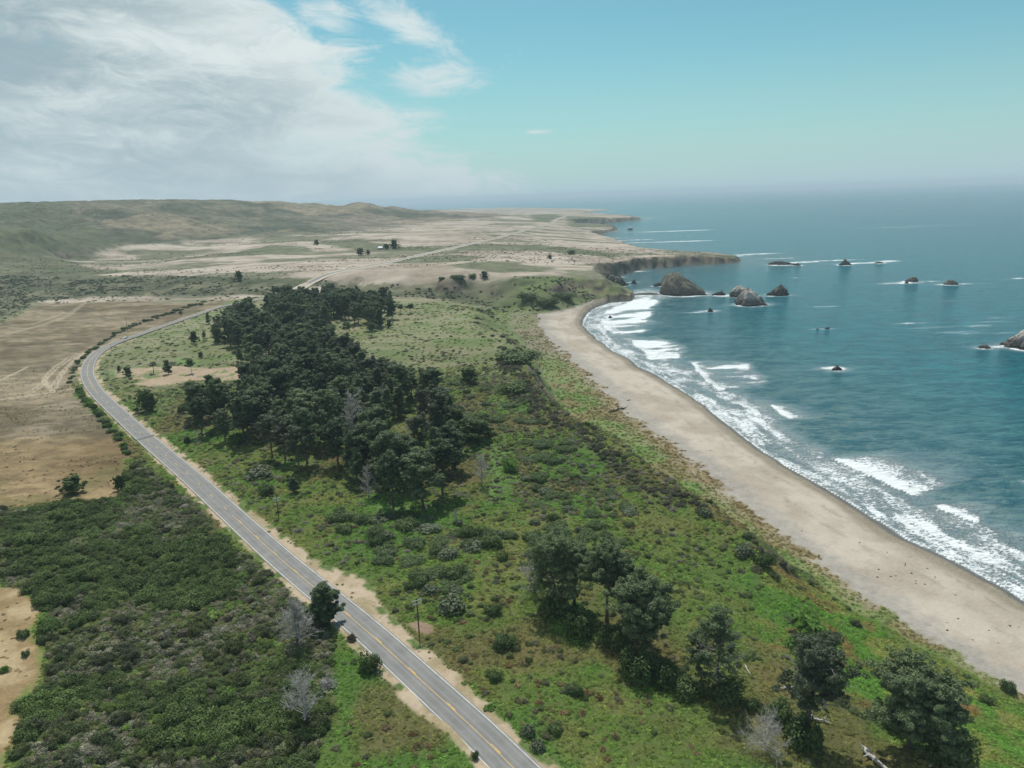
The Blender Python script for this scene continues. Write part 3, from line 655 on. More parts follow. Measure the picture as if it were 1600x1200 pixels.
use = np.unique(SQ); rem = np.full(len(SX), -1); rem[use] = np.arange(len(use))
m_sea, s = new_mat("sea_water")
sp = s.n('ShaderNodeNewGeometry').outputs['Position']
af = s.n('ShaderNodeAttribute', attribute_name='foam').outputs['Fac']
ad = s.n('ShaderNodeAttribute', attribute_name='offshore').outputs['Fac']
mp = s.n('ShaderNodeMapping', {'Vector': sp, 'Rotation': (0, 0, rad(20)), 'Scale': (.45, 1, 1)}).outputs[0]
c1 = s.noise(mp, .012, 5, .6); c2 = s.noise(mp, .09, 6, .65); c3 = s.noise(mp, .30, 5, .72, .4)
wcol = s.mix(s.mr(ad, 5, 220, 0, 1, True), C4(.120, .190, .180), C4(.010, .160, .190))
wcol = s.mix(s.mr(ad, 200, 1400, 0, 1, True), wcol, C4(.014, .100, .160))
wcol = s.mix(s.mr(ad, 1200, 6000, 0, 1, True), wcol, C4(.026, .105, .215))
wcol = s.mix(s.mr(c1, .35, .68, 0, .45), wcol, C4(.022, .105, .135))
wcol = s.mix(s.mr(s.m('ADD', s.m('MULTIPLY', c2, .5), s.m('MULTIPLY', c3, .5)), .44, .56, 0, .95), wcol, C4(.006, .085, .115))  # wavelet contrast of slope reflections painted into the base colour
wcol = s.mix(s.mr(ad, 0.0, 3.5, .8, 0, True), wcol, C4(.150, .150, .135))
f1 = s.noise(sp, .80, 6, .72, .6); f2 = s.noise(mp, .22, 6, .68, .8); f3 = s.n('ShaderNodeTexVoronoi', {'Vector': s.vm('ADD', sp, s.n('ShaderNodeCombineXYZ', {0: s.m('MULTIPLY', f1, 5.0), 1: s.m('MULTIPLY', f2, 5.0)})), 'Scale': .62}, feature='DISTANCE_TO_EDGE').outputs['Distance']
thr = s.m('ADD', s.m('ADD', s.m('MULTIPLY', f1, .50), s.m('MULTIPLY', f2, .40)), s.m('MULTIPLY', s.mr(f3, 0, .40), .34))
fm = s.m('MULTIPLY', s.mr(s.m('SUBTRACT', af, thr), -.16, .17, 0, 1, True), s.mr(af, .30, .85, .62, 1.0))
fm = s.m('MAXIMUM', fm, s.mr(af, .05, .9, 0, .42))
# a few whitecaps on the open water
wc = s.m('MULTIPLY', s.mr(s.noise(mp, .055, 6, .75), .705, .74), s.mr(ad, 60, 200))
fm = s.m('MAXIMUM', fm, s.m('MULTIPLY', wc, .7))
sh = s.n('ShaderNodeBsdfPrincipled', {'Base Color': s.mix(fm, wcol, C4(.74, .76, .76)), 'Roughness': s.mr(fm, 0, 1, .14, .9), 'IOR': 1.33, 'Specular IOR Level': .17})
hgt = s.m('ADD', s.m('ADD', s.m('MULTIPLY', c2, 1.6), s.m('MULTIPLY', c3, .55)), s.m('MULTIPLY', fm, .35))
hgt = s.m('ADD', hgt, s.m('MULTIPLY', s.noise(mp, 1.6, 3, .6), .14))
bp = s.n('ShaderNodeBump', {'Height': hgt, 'Strength': 1.0, 'Distance': 3.0}); s.put(sh.inputs['Normal'], bp.outputs[0])
s.n('ShaderNodeOutputMaterial', {0: sh})
sea = tag(mesh_np("sea", np.stack([SX, SY, SZ], 1)[use], rem[SQ], m_sea, attrs={'foam': foam[use], 'offshore': D[use]}), kind='structure')
# ------------------------------------------------------------------ plant building
def tube(path, radii, sides=6):
    P = np.asarray(path, float); R = np.asarray(radii, float); n = len(P)
    T = np.gradient(P, axis=0); T /= np.linalg.norm(T, axis=1)[:, None] + 1e-9
    up = np.where(np.abs(T[:, 2:3]) > .9, np.array([[1., 0, 0]]), np.array([[0., 0, 1.]]))
    A = np.cross(T, up); A /= np.linalg.norm(A, axis=1)[:, None] + 1e-9; B = np.cross(T, A)
    th = np.linspace(0, 2 * np.pi, sides, endpoint=False)
    V = (P[:, None] + R[:, None, None] * (A[:, None] * np.cos(th)[None, :, None] + B[:, None] * np.sin(th)[None, :, None])).reshape(-1, 3)
    i = np.arange(n - 1)[:, None] * sides; j = np.arange(sides)[None]; k = (np.arange(sides)[None] + 1) % sides
    F = np.stack([i + j, i + k, i + sides + k, i + sides + j], -1).reshape(-1, 4)
    return V, F
class Acc:
    def __init__(s): s.V, s.F, s.A, s.n = [], [], [], 0
    def add(s, V, F, a=None):
        s.V.append(V); s.F.append(F + s.n); s.n += len(V); s.A.append(np.full(len(V), .5) if a is None else a)
    def obj(s, name, mat, parent=None, smooth=True, link=True):
        return mesh_np(name, np.concatenate(s.V), np.concatenate(s.F), mat, parent, {'vary': np.concatenate(s.A)}, smooth, link)
def leaves(rng, C, N, size, asp=1.9, flop=.8):
    """one small leafy spray (a bent quad) at every point of C, facing roughly along N"""
    n = len(C); N = N + rng.normal(0, flop, (n, 3)); N /= np.linalg.norm(N, axis=1)[:, None] + 1e-9
    a = rng.normal(0, 1, (n, 3)); a -= N * (a * N).sum(1)[:, None]; a /= np.linalg.norm(a, axis=1)[:, None] + 1e-9
    b = np.cross(N, a); s = (size * rng.uniform(.55, 1.25, n))[:, None]
    L = a * s * asp * .5; Wd = b * s * .5
    V = np.stack([C - L, C - Wd * .9 + N * s * .12, C + L, C + Wd * .9 + N * s * .12], 1).reshape(-1, 3)
    F = np.arange(4 * n).reshape(n, 4)
    return V, F, np.repeat(rng.uniform(0, 1, n), 4)
def leaf_mat(name, col_a, col_b, inst=False, trans=.22, rough=.65):
    m, t = new_mat(name)
    v = t.n('ShaderNodeAttribute', attribute_name='vary').outputs['Fac']
    pos = t.n('ShaderNodeNewGeometry').outputs['Position']
    if inst:
        base = t.n('ShaderNodeAttribute', attribute_name='v_tint', attribute_type='INSTANCER').outputs['Color']
        k = t.mr(v, 0, 1, .62, 1.42)
        c = t.mix(1.0, base, t.n('ShaderNodeCombineColor', {0: k, 1: k, 2: k}), 'MULTIPLY')
    else:
        rnd = t.n('ShaderNodeObjectInfo').outputs['Random']
        c = t.mix(t.mr(t.m('ADD', t.m('MULTIPLY', v, .6), t.m('MULTIPLY', rnd, .5)), .1, 1.0), C4(*col_a), C4(*col_b))
    p = t.n('ShaderNodeBsdfPrincipled', {'Base Color': c, 'Roughness': rough, 'Specular IOR Level': .22})
    tr = t.n('ShaderNodeBsdfTranslucent', {0: c})
    ms = t.n('ShaderNodeMixShader', {0: trans, 1: p.outputs[0], 2: tr.outputs[0]})
    t.n('ShaderNodeOutputMaterial', {0: ms.outputs[0]})
    return m
def bark_mat(name, a, b, dead=False):
    m, t = new_mat(name)
    tcn = t.n('ShaderNodeTexCoord').outputs['Object']
    nz = t.noise(t.n('ShaderNodeMapping', {'Vector': tcn, 'Scale': (3, 3, .6)}).outputs[0], 2.2, 5, .7)
    c = t.mix(t.mr(nz, .3, .7), C4(*a), C4(*b))
    if dead: c = t.mix(t.mr(t.n('ShaderNodeAttribute', attribute_name='vary').outputs['Fac'], .8, .9), c, C4(.33, .305, .275))
    finish(t, c, .9, nz, .5, .05, .15)
    return m
M_PINE = leaf_mat("pine_needles", (.036, .066, .032), (.190, .245, .110), trans=.25)
M_PINE2 = leaf_mat("greyish_pine_needles", (.056, .078, .042), (.125, .150, .085), trans=.2)
M_OLIVE = leaf_mat("olive_foliage", (.048, .085, .026), (.110, .160, .046), trans=.25)
M_SAGE = leaf_mat("grey_green_foliage", (.080, .108, .054), (.145, .172, .098))
M_LUSH = leaf_mat("fresh_green_foliage", (.095, .190, .030), (.160, .270, .055), trans=.35)
M_RUST = leaf_mat("browning_needles", (.085, .060, .036), (.140, .105, .070), trans=.1)
M_BARK = bark_mat("pine_bark", (.075, .062, .050), (.160, .135, .110), True)
M_DEAD = bark_mat("weathered_dead_wood", (.30, .28, .25), (.56, .53, .49))
M_STUFF = leaf_mat("scrub_foliage", None, None, inst=True, trans=.32)

def pine_parts(seed, h, crown_w, t0=.35, limbs=26, clump=46, leaf=.55, flat=.55, top=.9, lean=.0, cone=.25, gap=.0, spread=1.0, dead=0.0, cs=1.0):
    """-> (trunk Acc, crown Acc, bare twigs Acc)"""
    rng = np.random.default_rng(seed)
    tr, cr, tw = Acc(), Acc(), Acc()
    nseg = 8; tz = np.linspace(0, h * top, nseg)
    wob = np.cumsum(rng.normal(0, h * .011, (nseg, 2)), 0); wob -= wob[0]
    path = np.c_[wob[:, 0] + lean * tz * np.linspace(0, 1, nseg), wob[:, 1], tz]
    r0 = h * .021
    rr = r0 * (1 - .82 * np.linspace(0, 1, nseg)) ; rr[0] *= 1.45
    path[0, 2] -= .6
    tr.add(*tube(path, rr, 7))
    CC, CS = [], []
    ga = rng.uniform(0, 6.28)
    for k in range(limbs):
        t = t0 + (1 - t0) * ((k + rng.uniform(0, 1)) / limbs) ** .9
        if rng.uniform() < gap: continue
        z = t * h * top
        p0 = np.array([np.interp(z, path[:, 2], path[:, 0]), np.interp(z, path[:, 2], path[:, 1]), z])
        u = (t - t0) / (1 - t0)
        Lp = crown_w * .5 * ((1 - cone) * math.sqrt(max(0.05, 1 - (max(u - .35, -.35) / .68) ** 2)) + cone * (1 - u)) * rng.uniform(.62, 1.15)
        ga += 2.4 + rng.normal(0, .5)
        ele = .15 + .75 * u + rng.normal(0, .16)
        d = np.array([math.cos(ga) * math.cos(ele), math.sin(ga) * math.cos(ele), math.sin(ele)])
        q = np.array([p0 + d * Lp * s + np.array([0, 0, Lp * .16 * s * s]) + rng.normal(0, .04 * Lp, 3) * s for s in (0, .3, .62, 1.0)])
        rl = r0 * .36 * (1 - .55 * u) * min(1.2, Lp / (crown_w * .4) + .2)
        isd = bool(dead) and rng.uniform() < dead
        tr.add(*tube(q, [rl, rl * .72, rl * .45, rl * .16], 4), np.ones(16) if isd else None)
        if isd:
            for _ in range(12):
                s = rng.uniform(.25, 1); b = q[0] + (q[3] - q[0]) * s
                e = b + (d + rng.normal(0, .65, 3)) * Lp * .28
                tr.add(*tube([b, (b + e) / 2 + rng.normal(0, .07, 3), e], [rl * .26, rl * .17, rl * .07], 3), np.ones(9))
            continue
        nc = max(2, int(2 + Lp * 1.0 * spread))
        for c in range(nc):
            s = rng.uniform(.42, 1.06); b = q[0] + (q[3] - q[0]) * s + np.array([0, 0, .16 * Lp * s * s])
            CC.append(b + rng.normal(0, .17, 3) * Lp * np.array([1, 1, .45])); CS.append(rng.uniform(.6, 1.3) * (.48 + .048 * crown_w) * cs)
    for k in range(4): CC.append(path[-1] + rng.normal(0, .06 * crown_w, 3) + np.array([0, 0, .2])); CS.append(.5 + .05 * crown_w)
    mid = np.mean(CC, 0)
    for c, sc in zip(CC, CS):
        n = int(clump * rng.uniform(.7, 1.3))
        dr = rng.normal(0, 1, (n, 3)); dr /= np.linalg.norm(dr, axis=1)[:, None]
        P = c + dr * (rng.uniform(.25, 1, n) ** .5)[:, None] * sc * np.array([1, 1, flat])
        Nn = dr * .7 + np.array([0, 0, .55]) + (c - mid) / (np.linalg.norm(c - mid) + 1e-6) * .3
        V, F, a = leaves(rng, P, Nn, leaf, 2.1, .55)
        cr.add(V, F, np.clip(a * .7 + .3 * rng.uniform(), 0, 1))
    return tr, cr, tw
def dead_parts(seed, h, wid, n1=30, n2=9, n3=4, t0=.2, two=False, up=.55):
    rng = np.random.default_rng(seed); tr, tw = Acc(), Acc()
    for stem in range(2 if two else 1):
        ox = (rng.normal(0, .5), rng.normal(0, .3)) if stem else (0, 0)
        nz = 7; tz = np.linspace(-.4, h * .96, nz) * (1 if not stem else .85)
        wb = np.cumsum(rng.normal(0, h * .012, (nz, 2)), 0); wb -= wb[0]
        path = np.c_[wb + np.array(ox) + (np.outer(np.linspace(0, 1, nz), np.array(ox)) if stem else 0), tz]; r0 = h * .022
        tr.add(*tube(path, r0 * np.linspace(1.2, .15, nz), 6)); ga = rng.uniform(0, 6)
        for k in range(n1):
            t = t0 + (1 - t0) * (k + rng.uniform()) / n1; z = t * h * .95 * (1 if not stem else .85)
            p0 = np.array([np.interp(z, path[:, 2], path[:, 0]), np.interp(z, path[:, 2], path[:, 1]), z])
            u = (t - t0) / (1 - t0); L = wid * .5 * (.95 - .55 * u) * rng.uniform(.6, 1.15); ga += 2.4 + rng.normal(0, .4); e = .1 + up * u + rng.normal(0, .18) + .2
            d = np.array([math.cos(ga) * math.cos(e), math.sin(ga) * math.cos(e), math.sin(e)])
            q = np.array([p0 + d * L * s + np.array([0, 0, .18 * L * s * s]) + rng.normal(0, .05 * L, 3) * s for s in (0, .35, .7, 1)]); rl = r0 * .34
            tw.add(*tube(q, rl * np.array([1, .7, .42, .14]), 4))
            for j in range(n2):
                s = rng.uniform(.25, 1); b = np.array([np.interp(s, (0, .35, .7, 1), q[:, a]) for a in range(3)])
                d2 = d * .7 + rng.normal(0, .55, 3) + np.array([0, 0, .25]); d2 /= np.linalg.norm(d2); l2 = L * rng.uniform(.18, .42)
                e2 = b + d2 * l2; m2 = (b + e2) / 2 + rng.normal(0, .06 * l2, 3)
                tw.add(*tube([b, m2, e2], rl * np.array([.46, .34, .14]), 3))
                for _ in range(n3):
                    b3 = b + (e2 - b) * rng.uniform(.3, 1); d3 = d2 + rng.normal(0, .6, 3); e3 = b3 + d3 / np.linalg.norm(d3) * l2 * rng.uniform(.3, .6)
                    tw.add(*tube([b3, e3], rl * np.array([.30, .12]), 3))
    return tr, tw
def bush_mesh(name, seed, mat, r=1.6, h=1.5, n=420, leaf=.30, lobes=6, twig=0.0, flop=.7, link=True, asp=1.7):
    rng = np.random.default_rng(seed); A = Acc()
    LC = [np.array([0, 0, h * .35])] + [np.array([math.cos(a) * r * rr_, math.sin(a) * r * rr_, h * rng.uniform(.2, .45)]) for a, rr_ in zip(rng.uniform(0, 6.28, lobes), rng.uniform(.3, .65, lobes))]
    for c in LC:
        m = n // len(LC); d = rng.normal(0, 1, (m, 3)); d[:, 2] = np.abs(d[:, 2]) * .9 + .02; d /= np.linalg.norm(d, axis=1)[:, None]
        ls = rng.uniform(.42, .62)
        P = c * np.array([1, 1, .6]) + d * (rng.uniform(.3, 1, m) ** .45)[:, None] * np.array([r * ls, r * ls, h * rng.uniform(.5, .85)])
        P[:, 2] = np.maximum(P[:, 2], .02)
        V, F, a = leaves(rng, P, d + np.array([0, 0, .3]), leaf, asp, flop); A.add(V, F, np.clip(a * .6 + .4 * rng.uniform(), 0, 1))
    if twig:
        for _ in range(int(twig)):
            a = rng.uniform(0, 6.28); e = rng.uniform(.35, 1.3); L = r * rng.uniform(.6, 1.1)
            d = np.array([math.cos(a) * math.cos(e), math.sin(a) * math.cos(e), math.sin(e) * h / r])
            A.add(*tube([d * .1, d * L * .55 + rng.normal(0, .08, 3), d * L], [.035, .025, .01], 3), np.full(9, .9))
    return A.obj(name, mat, smooth=False, link=link)

def pine(name, loc, parts, label, rz=0, sc=1.0, crown_mat=None, group=None, cat='tree'):
    tr, cr, tw = parts
    t = empty(name, loc, rz, label, cat, group); t.scale = (sc,) * 3
    tr.obj('trunk', M_BARK, t); cr.obj('crown', crown_mat or M_PINE, t, smooth=False)
    if tw.n: tw.obj('bare_branches', M_DEAD, t)
    return t
def dead_tree(name, loc, parts, label, rz=0, sc=1.0, group=None, trunk_mat=None):
    tr, tw = parts
    t = empty(name, loc, rz, label, 'dead tree', group); t.scale = (sc,) * 3
    tr.obj('trunk', trunk_mat or M_DEAD, t); tw.obj('branches', M_DEAD, t)
    return t
def dup(root, loc, rz=0.0, sc=(1, 1, 1), label=None, group=None, name=None):
    r_ = root.copy(); COL.objects.link(r_); r_.location = loc; r_.rotation_euler = (0, 0, rz); r_.scale = sc
    if name: r_.name = name
    if label: r_['label'] = label
    if group: r_['group'] = group
    elif 'group' in r_: del r_['group']
    for ch in root.children:
        c = ch.copy(); COL.objects.link(c); c.parent = r_
    return r_
def px_per_m(loc):
    v = Vector(loc) - Vector((0, 0, CAMZ)); return FOC / v.dot(FWD)
# ------------------------------------------------------------------ the grove and the single trees
PROTO = {}
def make_proto(key, first_loc, label, group=None):
    """the first use of a kind builds its meshes; later uses copy them"""
    if key in PINES: return pine(PINES[key][0], first_loc, pine_parts(**PINES[key][1]), label, crown_mat=PINES[key][2], group=group)
    return dead_tree(DEADS[key][0], first_loc, dead_parts(**DEADS[key][1]), label, group=group)
PINES = {
 'a': ('pine_tree', dict(seed=1, h=20, crown_w=12, t0=.30, limbs=30, clump=78, leaf=.44), M_PINE),
 'b': ('pine_tree', dict(seed=2, h=19, crown_w=11, t0=.22, limbs=32, clump=70, leaf=.43, cone=.5), M_PINE),
 'c': ('pine_tree', dict(seed=3, h=21, crown_w=13, t0=.42, limbs=28, clump=82, leaf=.46, flat=.42), M_PINE),
 'd': ('pine_tree', dict(seed=4, h=17, crown_w=9, t0=.10, limbs=34, clump=66, leaf=.42, cone=.75), M_PINE),
 'e': ('pine_tree', dict(seed=5, h=19, crown_w=12, t0=.38, limbs=26, clump=60, leaf=.40, gap=.15, dead=.28), M_PINE2),
 'f': ('pine_tree', dict(seed=6, h=20, crown_w=14, t0=.28, limbs=34, clump=78, leaf=.44, flat=.5), M_PINE),
 's': ('young_pine', dict(seed=8, h=8, crown_w=5.2, t0=.10, limbs=24, clump=36, leaf=.42, cone=.8), M_PINE),
 'u': ('flat_topped_pine', dict(seed=9, h=9, crown_w=8.5, t0=.55, limbs=18, clump=44, leaf=.45, flat=.38), M_PINE),
 'r': ('round_tree', dict(seed=10, h=8, crown_w=9.5, t0=.06, limbs=36, clump=48, leaf=.45, top=.8), M_OLIVE),
 'g': ('thin_pine', dict(seed=12, h=9, crown_w=4.2, t0=.40, limbs=14, clump=26, leaf=.40, gap=.2, dead=.2), M_PINE2),
}
DEADS = {
 'x': ('dead_tree', dict(seed=21, h=14, wid=11, n1=34, n2=13, n3=6)),
 'y': ('dead_tree', dict(seed=22, h=12, wid=8, n1=30, n2=11, n3=6, up=.9)),
 'z': ('dead_tree', dict(seed=23, h=7, wid=6.5, n1=18, n2=8, n3=3, t0=.3)),
}
PH = {k: v[1]['h'] for k, v in list(PINES.items()) + list(DEADS.items())}
PWD = {k: v[1].get('crown_w', v[1].get('wid')) for k, v in list(PINES.items()) + list(DEADS.items())}
def plant(key, loc, h, rz, label, group=None, wid=None):
    s = h / PH[key]; sw = s if wid is None else wid / PWD[key]
    if key not in PROTO:
        PROTO[key] = make_proto(key, loc, label, group); t = PROTO[key]; t.rotation_euler = (0, 0, rz); t.scale = (sw, sw, s); return t
    return dup(PROTO[key], loc, rz, (sw, sw, s), label, group)
def single(key, px, py, hpx, label, wpx=None, rz=None, group=None, z0=24):
    l = hit(px, py, z0); k = px_per_m(l)
    return plant(key, l, hpx / k / .985, random.uniform(0, 6.28) if rz is None else rz, label, group, None if wpx is None else wpx / k)

GROVE = W([(303,652),(318,682),(372,700),(432,722),(470,742),(528,745),(585,786),(662,802),(757,792),(752,745),(722,712),(700,690),(695,650),(655,630),(610,608),(575,585),(560,562),(520,552),(500,540),(528,522),(575,518),(612,500),(612,484),(560,474),(508,472),(440,482),(385,502),(346,514),(343,538),(380,556),(398,585),(392,612),(345,640)], 22.5)
OPEN = [W(p, 22.5) for p in ([(600,690),(625,690),(630,740),(590,745)],[(540,548),(575,545),(590,560),(560,566)],[(505,505),(545,500),(575,512),(520,528)],[(395,498),(412,492),(415,512),(400,515)])]
rngT = np.random.default_rng(77)
gp = np.array(GROVE); acc_pts = []
for _ in range(26000):
    x = rngT.uniform(gp[:, 0].min(), gp[:, 0].max()); y = rngT.uniform(gp[:, 1].min(), gp[:, 1].max())
    acc_pts.append((x, y))
acc_pts = np.array(acc_pts)
ins = seg_dist(GROVE, acc_pts[:, 0], acc_pts[:, 1], True)
op = np.max([seg_dist(o, acc_pts[:, 0], acc_pts[:, 1], True) for o in OPEN], 0)
cand = acc_pts[(ins > -1) & (op < 1)]; cins = ins[(ins > -1) & (op < 1)]
keepT = []
for p, i_ in zip(cand, cins):
    sp_ = 6.4 if p[1] < 420 else 6.9
    if all((p[0] - q[0]) ** 2 + (p[1] - q[1]) ** 2 > sp_ ** 2 for q, _ in keepT): keepT.append((p, i_))
    if len(keepT) >= 300: break
EDGE_L = {}
DEADPX = [(553,700),(478,668),(527,668),(575,778),(752,757),(430,600),(430,665),(556,498),(600,640),(640,700)]
DW = np.array([at(x, y, 23) for x, y in DEADPX])
for (p, i_) in keepT:
    x, y = p; z = gz(x, y)
    rel = DW - p; dn = np.hypot(*DW.T); al_ = (rel * DW).sum(1) / dn; ac_ = np.abs(rel[:, 0] * DW[:, 1] - rel[:, 1] * DW[:, 0]) / dn
    if ((ac_ < 5.0) & (al_ > -4) & (al_ < 17)).any(): continue
    key = rngT.choice(list('abcdef'), p=[.20, .17, .17, .14, .16, .16])
    hh = float(rngT.uniform(17, 24.5) if y < 450 else rngT.uniform(18.5, 24)) * (.86 if i_ < 4 else 1.0)
    lab = 'tall dark green pine crowded among the others in the grove between road and bluff'; gr = 'pines of the grove'
    if key == 'e': lab, gr = 'thin greyish pine with bare dead limbs crowded inside the pine grove', 'thin greyish pines of the grove'
    plant(key, (x, y, z - .2), hh, float(rngT.uniform(0, 6.28)), lab, gr, PWD[key] * hh / PH[key] * float(rngT.uniform(.85, 1.12)))

# grey dead trees in and around the grove
single('x', 553, 700, 84, 'tallest pale grey dead tree standing in the middle of the pine grove', 66)
single('x', 478, 668, 58, 'wide grey dead tree in the left half of the pine grove, below its centre', 46)
single('y', 527, 668, 60, 'grey dead tree just left of the tallest dead one inside the grove', 28)
single('x', 575, 778, 50, 'dead grey tree with drooping branches on the front edge of the grove', 36)
single('x', 752, 757, 48, 'bare grey dead tree on the seaward front corner of the pine grove', 40)
single('y', 430, 600, 26, 'pale dead tree beside the left edge of the grove near the sandy strip', 24)
single('z', 370, 543, 22, 'small round dead tree left of the far part of the grove', 17)
single('y', 571, 588, 24, 'slim grey dead tree beside a small pine on the seaward edge of the grove', 14)
single('z', 309, 704, 27, 'thin leafless grey sapling between the road and the left tip of the grove', 15)
single('y', 556, 492, 24, 'grey bare tree among the dark pines at the far end of the grove', 18)
single('y', 430, 665, 44, 'pale leafless tree near the left tip of the grove behind the front pines', 24)
single('y', 600, 640, 40, 'pale dead tree in the right half of the grove behind its seaward corner', 24)
single('y', 640, 700, 44, 'dead grey tree near the front right of the grove, half hidden by pines', 22)
# single trees in the open
for key, px, py, hp, wp, lab in [
  ('s', 264, 585, 23, 16, 'pointed dark pine in the middle of the sandy strip by the bend'),
  ('u', 300, 583, 18, 15, 'dark pine with a bare foot, rightmost on the sandy strip by the bend'),
  ('g', 240, 583, 17, 13, 'greyish thin young pine between two dark ones on the sandy strip'),
  ('r', 200, 588, 13, 13, 'dark bushy young pine near the left end of the sandy strip'),
  ('s', 186, 582, 11, 8, 'smallest dark pine at the left tip of the sandy strip by the bend'),
  ('r', 232, 642, 29, 30, 'big round dark tree beside the road below the sandy strip'),
  ('s', 460, 769, 25, 21, 'small dense pine standing alone in front of the grove'),
  ('s', 326, 506, 18, 9, 'slim young pine beside the far road left of the grove'),
  ('g', 337, 517, 22, 8, 'thin tall pine beside the far left corner of the grove'),
  ('s', 340, 537, 21, 13, 'dense pointed pine just outside the far left corner of the grove'),
  ('r', 304, 536, 16, 13, 'bushy young pine in the green meadow left of the grove'),
  ('s', 319, 528, 11, 7, 'tiny pine between two larger ones in the meadow left of the grove'),
  ('s', 376, 565, 21, 13, 'lone dark pine at the right end of the sandy strip beside the grove'),
  ('r', 314, 560, 9, 7, 'small dark shrubby pine just above the sandy strip'),
  ('u', 641, 490, 13, 16, 'flat crowned pine, farthest out on the seaward meadow beyond the grove'),
  ('u', 626, 490, 12, 12, 'flat crowned pine next to the outermost one on the seaward meadow'),
  ('u', 581, 526, 18, 17, 'flat topped small pine on bare trunk seaward of the grove opening'),
  ('u', 543, 527, 20, 18, 'umbrella shaped pine on bare trunk inside the grove opening'),
  ('r', 608, 512, 10, 10, 'small round pine alone on the meadow right of the grove opening'),
  ('u', 583, 583, 15, 13, 'little flat topped pine on the seaward side of the grove waist'),
  ('r', 733, 600, 23, 25, 'round dark tree near the bluff crest, seaward of the grove'),
  ('r', 696, 636, 20, 30, 'low wide dark tree right behind the seaward corner of the grove'),
  ('r', 710, 673, 33, 36, 'dark spreading tree, left one of the touching pair seaward of the grove'),
  ('r', 743, 690, 34, 52, 'broad dark tree, right one of the touching pair seaward of the grove'),
  ('r', 115, 771, 25, 36, 'dark bushy tree alone in the brown field left of the road'),
  ('r', 189, 766, 22, 18, 'smaller dark bushy tree at the edge of the brown field beside the scrub'),
  ('s', 283, 492, 8, 7, 'small dark tree on the verge of the far road before the grove'),
  ('r', 757, 434, 9, 13, 'round dark tree at the right end of the hedge on the far bank'),
  ('r', 563, 399, 10, 11, 'round tree in the far tan field, larger of two left of the farm'),
  ('r', 575.5, 398.5, 7, 7, 'round tree in the far tan field, smaller of two left of the farm'),
  ('r', 616.5, 388.5, 12, 14, 'large round tree right beside the far white farm building'),
  ('r', 604, 390, 8, 9, 'smaller round tree touching the far white farm building'),
  ('r', 495, 383.5, 8, 8, 'lone round tree at the foot of the far hills'),
  ('r', 859, 404, 5, 8, 'low round tree alone on the far tan terrace toward the sea'),
  ('r', 893, 398, 6, 13, 'low spreading tree near the head of the far cove'),
  ('r', 374, 438, 13, 12, 'dark bush tree growing on the face of the creek bank'),
]: single(key, px, py, hp, lab, wp)
def tall(px, py, top_px, wpx, seed, label, name='old_cypress', crown_mat=None, **kw):
    l = hit(px, py, 20); k = px_per_m(l); h = (py - top_px) / k / .97; cw = wpx / k
    a = dict(seed=seed, h=h, crown_w=cw, t0=.4, limbs=40, clump=95, leaf=.27, flat=.55, spread=1.9, cs=.78); a.update(kw); a['limbs'] = int(a['limbs'] * 1.15); a['clump'] = int(a['clump'] * .85); a['crown_w'] *= 1.14
    return pine(name, (l[0], l[1], l[2] - .2), pine_parts(**a), label, random.uniform(0, 6), 1.0, crown_mat)
tall(866, 950, 826, 84, 31, 'ragged tall cypress with bleached lower limbs, leftmost of the near clump', t0=.18, limbs=46, dead=.28, clump=70)
tall(898, 945, 842, 50, 32, 'narrow dark cypress on double bare stem, second in the near clump', t0=.5, limbs=34)
tall(948, 972, 838, 66, 33, 'tall dark cypress with high crown in the middle of the near clump', t0=.46, limbs=48, dead=.1)
tall(974, 966, 872, 50, 34, 'dark low crowned cypress tucked behind the middle one in the near clump', t0=.42, limbs=40, clump=110)
tall(1006, 1022, 896, 88, 35, 'broad leafy cypress with dead pale limbs at its left, right side of near clump', t0=.24, limbs=60, dead=.14, clump=100)
tall(1121, 1085, 946, 76, 36, 'sparse half dead cypress with tufted crown right of the near clump', t0=.18, limbs=34, gap=.18, dead=.25, clump=80, crown_mat=M_PINE)
tall(1096, 1080, 990, 34, 37, 'thin leaning cypress stem with little foliage left of the sparse one', t0=.5, limbs=12, gap=.2, clump=60, lean=-.2)
tall(1256, 1156, 984, 96, 38, 'greyish round cypress near the bluff with a dark bush at its foot', t0=.42, limbs=46, dead=.16, clump=80, crown_mat=M_PINE2)
tall(1420, 1170, 1040, 118, 39, 'wide spreading dark pine on forked trunk, rightmost near tree', name='spreading_pine', t0=.36, limbs=46, clump=120, flat=.5, top=.85)
tall(1452, 1178, 1068, 92, 40, 'leaning dark pine joined to the right side of the spreading one', name='spreading_pine', t0=.30, limbs=44, clump=120, flat=.55, lean=.16, top=.85)
tall(508, 975, 906, 48, 41, 'young dark pine leaning over the left edge of the near road', name='pine_tree', t0=.08, limbs=42, clump=110, leaf=.28, cone=.5)
def big_dead(px, py, top_px, wpx, seed, label, **kw):
    l = hit(px, py, 25); k = px_per_m(l); h = (py - top_px) / k; a = dict(seed=seed, h=h, wid=wpx / k, n1=40, n2=12, n3=5); tm = kw.pop('trunk_mat', None); a.update(kw)
    return dead_tree('dead_tree', l, dead_parts(**a), label, random.uniform(0, 6), trunk_mat=tm)
big_dead(478, 1127, 1046, 84, 51, 'silvery bleached dead tree in the scrub left of the near road', t0=.15)
big_dead(465, 1010, 934, 66, 52, 'grey dead tree with two dark trunks beside the leaning young pine', two=True, trunk_mat=M_BARK, up=.8)
big_dead(1196, 1175, 1120, 92, 53, 'collapsed grey dead tree lying as a heap of branches near the bottom', t0=.02, n1=46, up=.3)
big_dead(836, 925, 866, 66, 54, 'bleached dead tree leaning at the left of the near cypress clump', t0=.2)
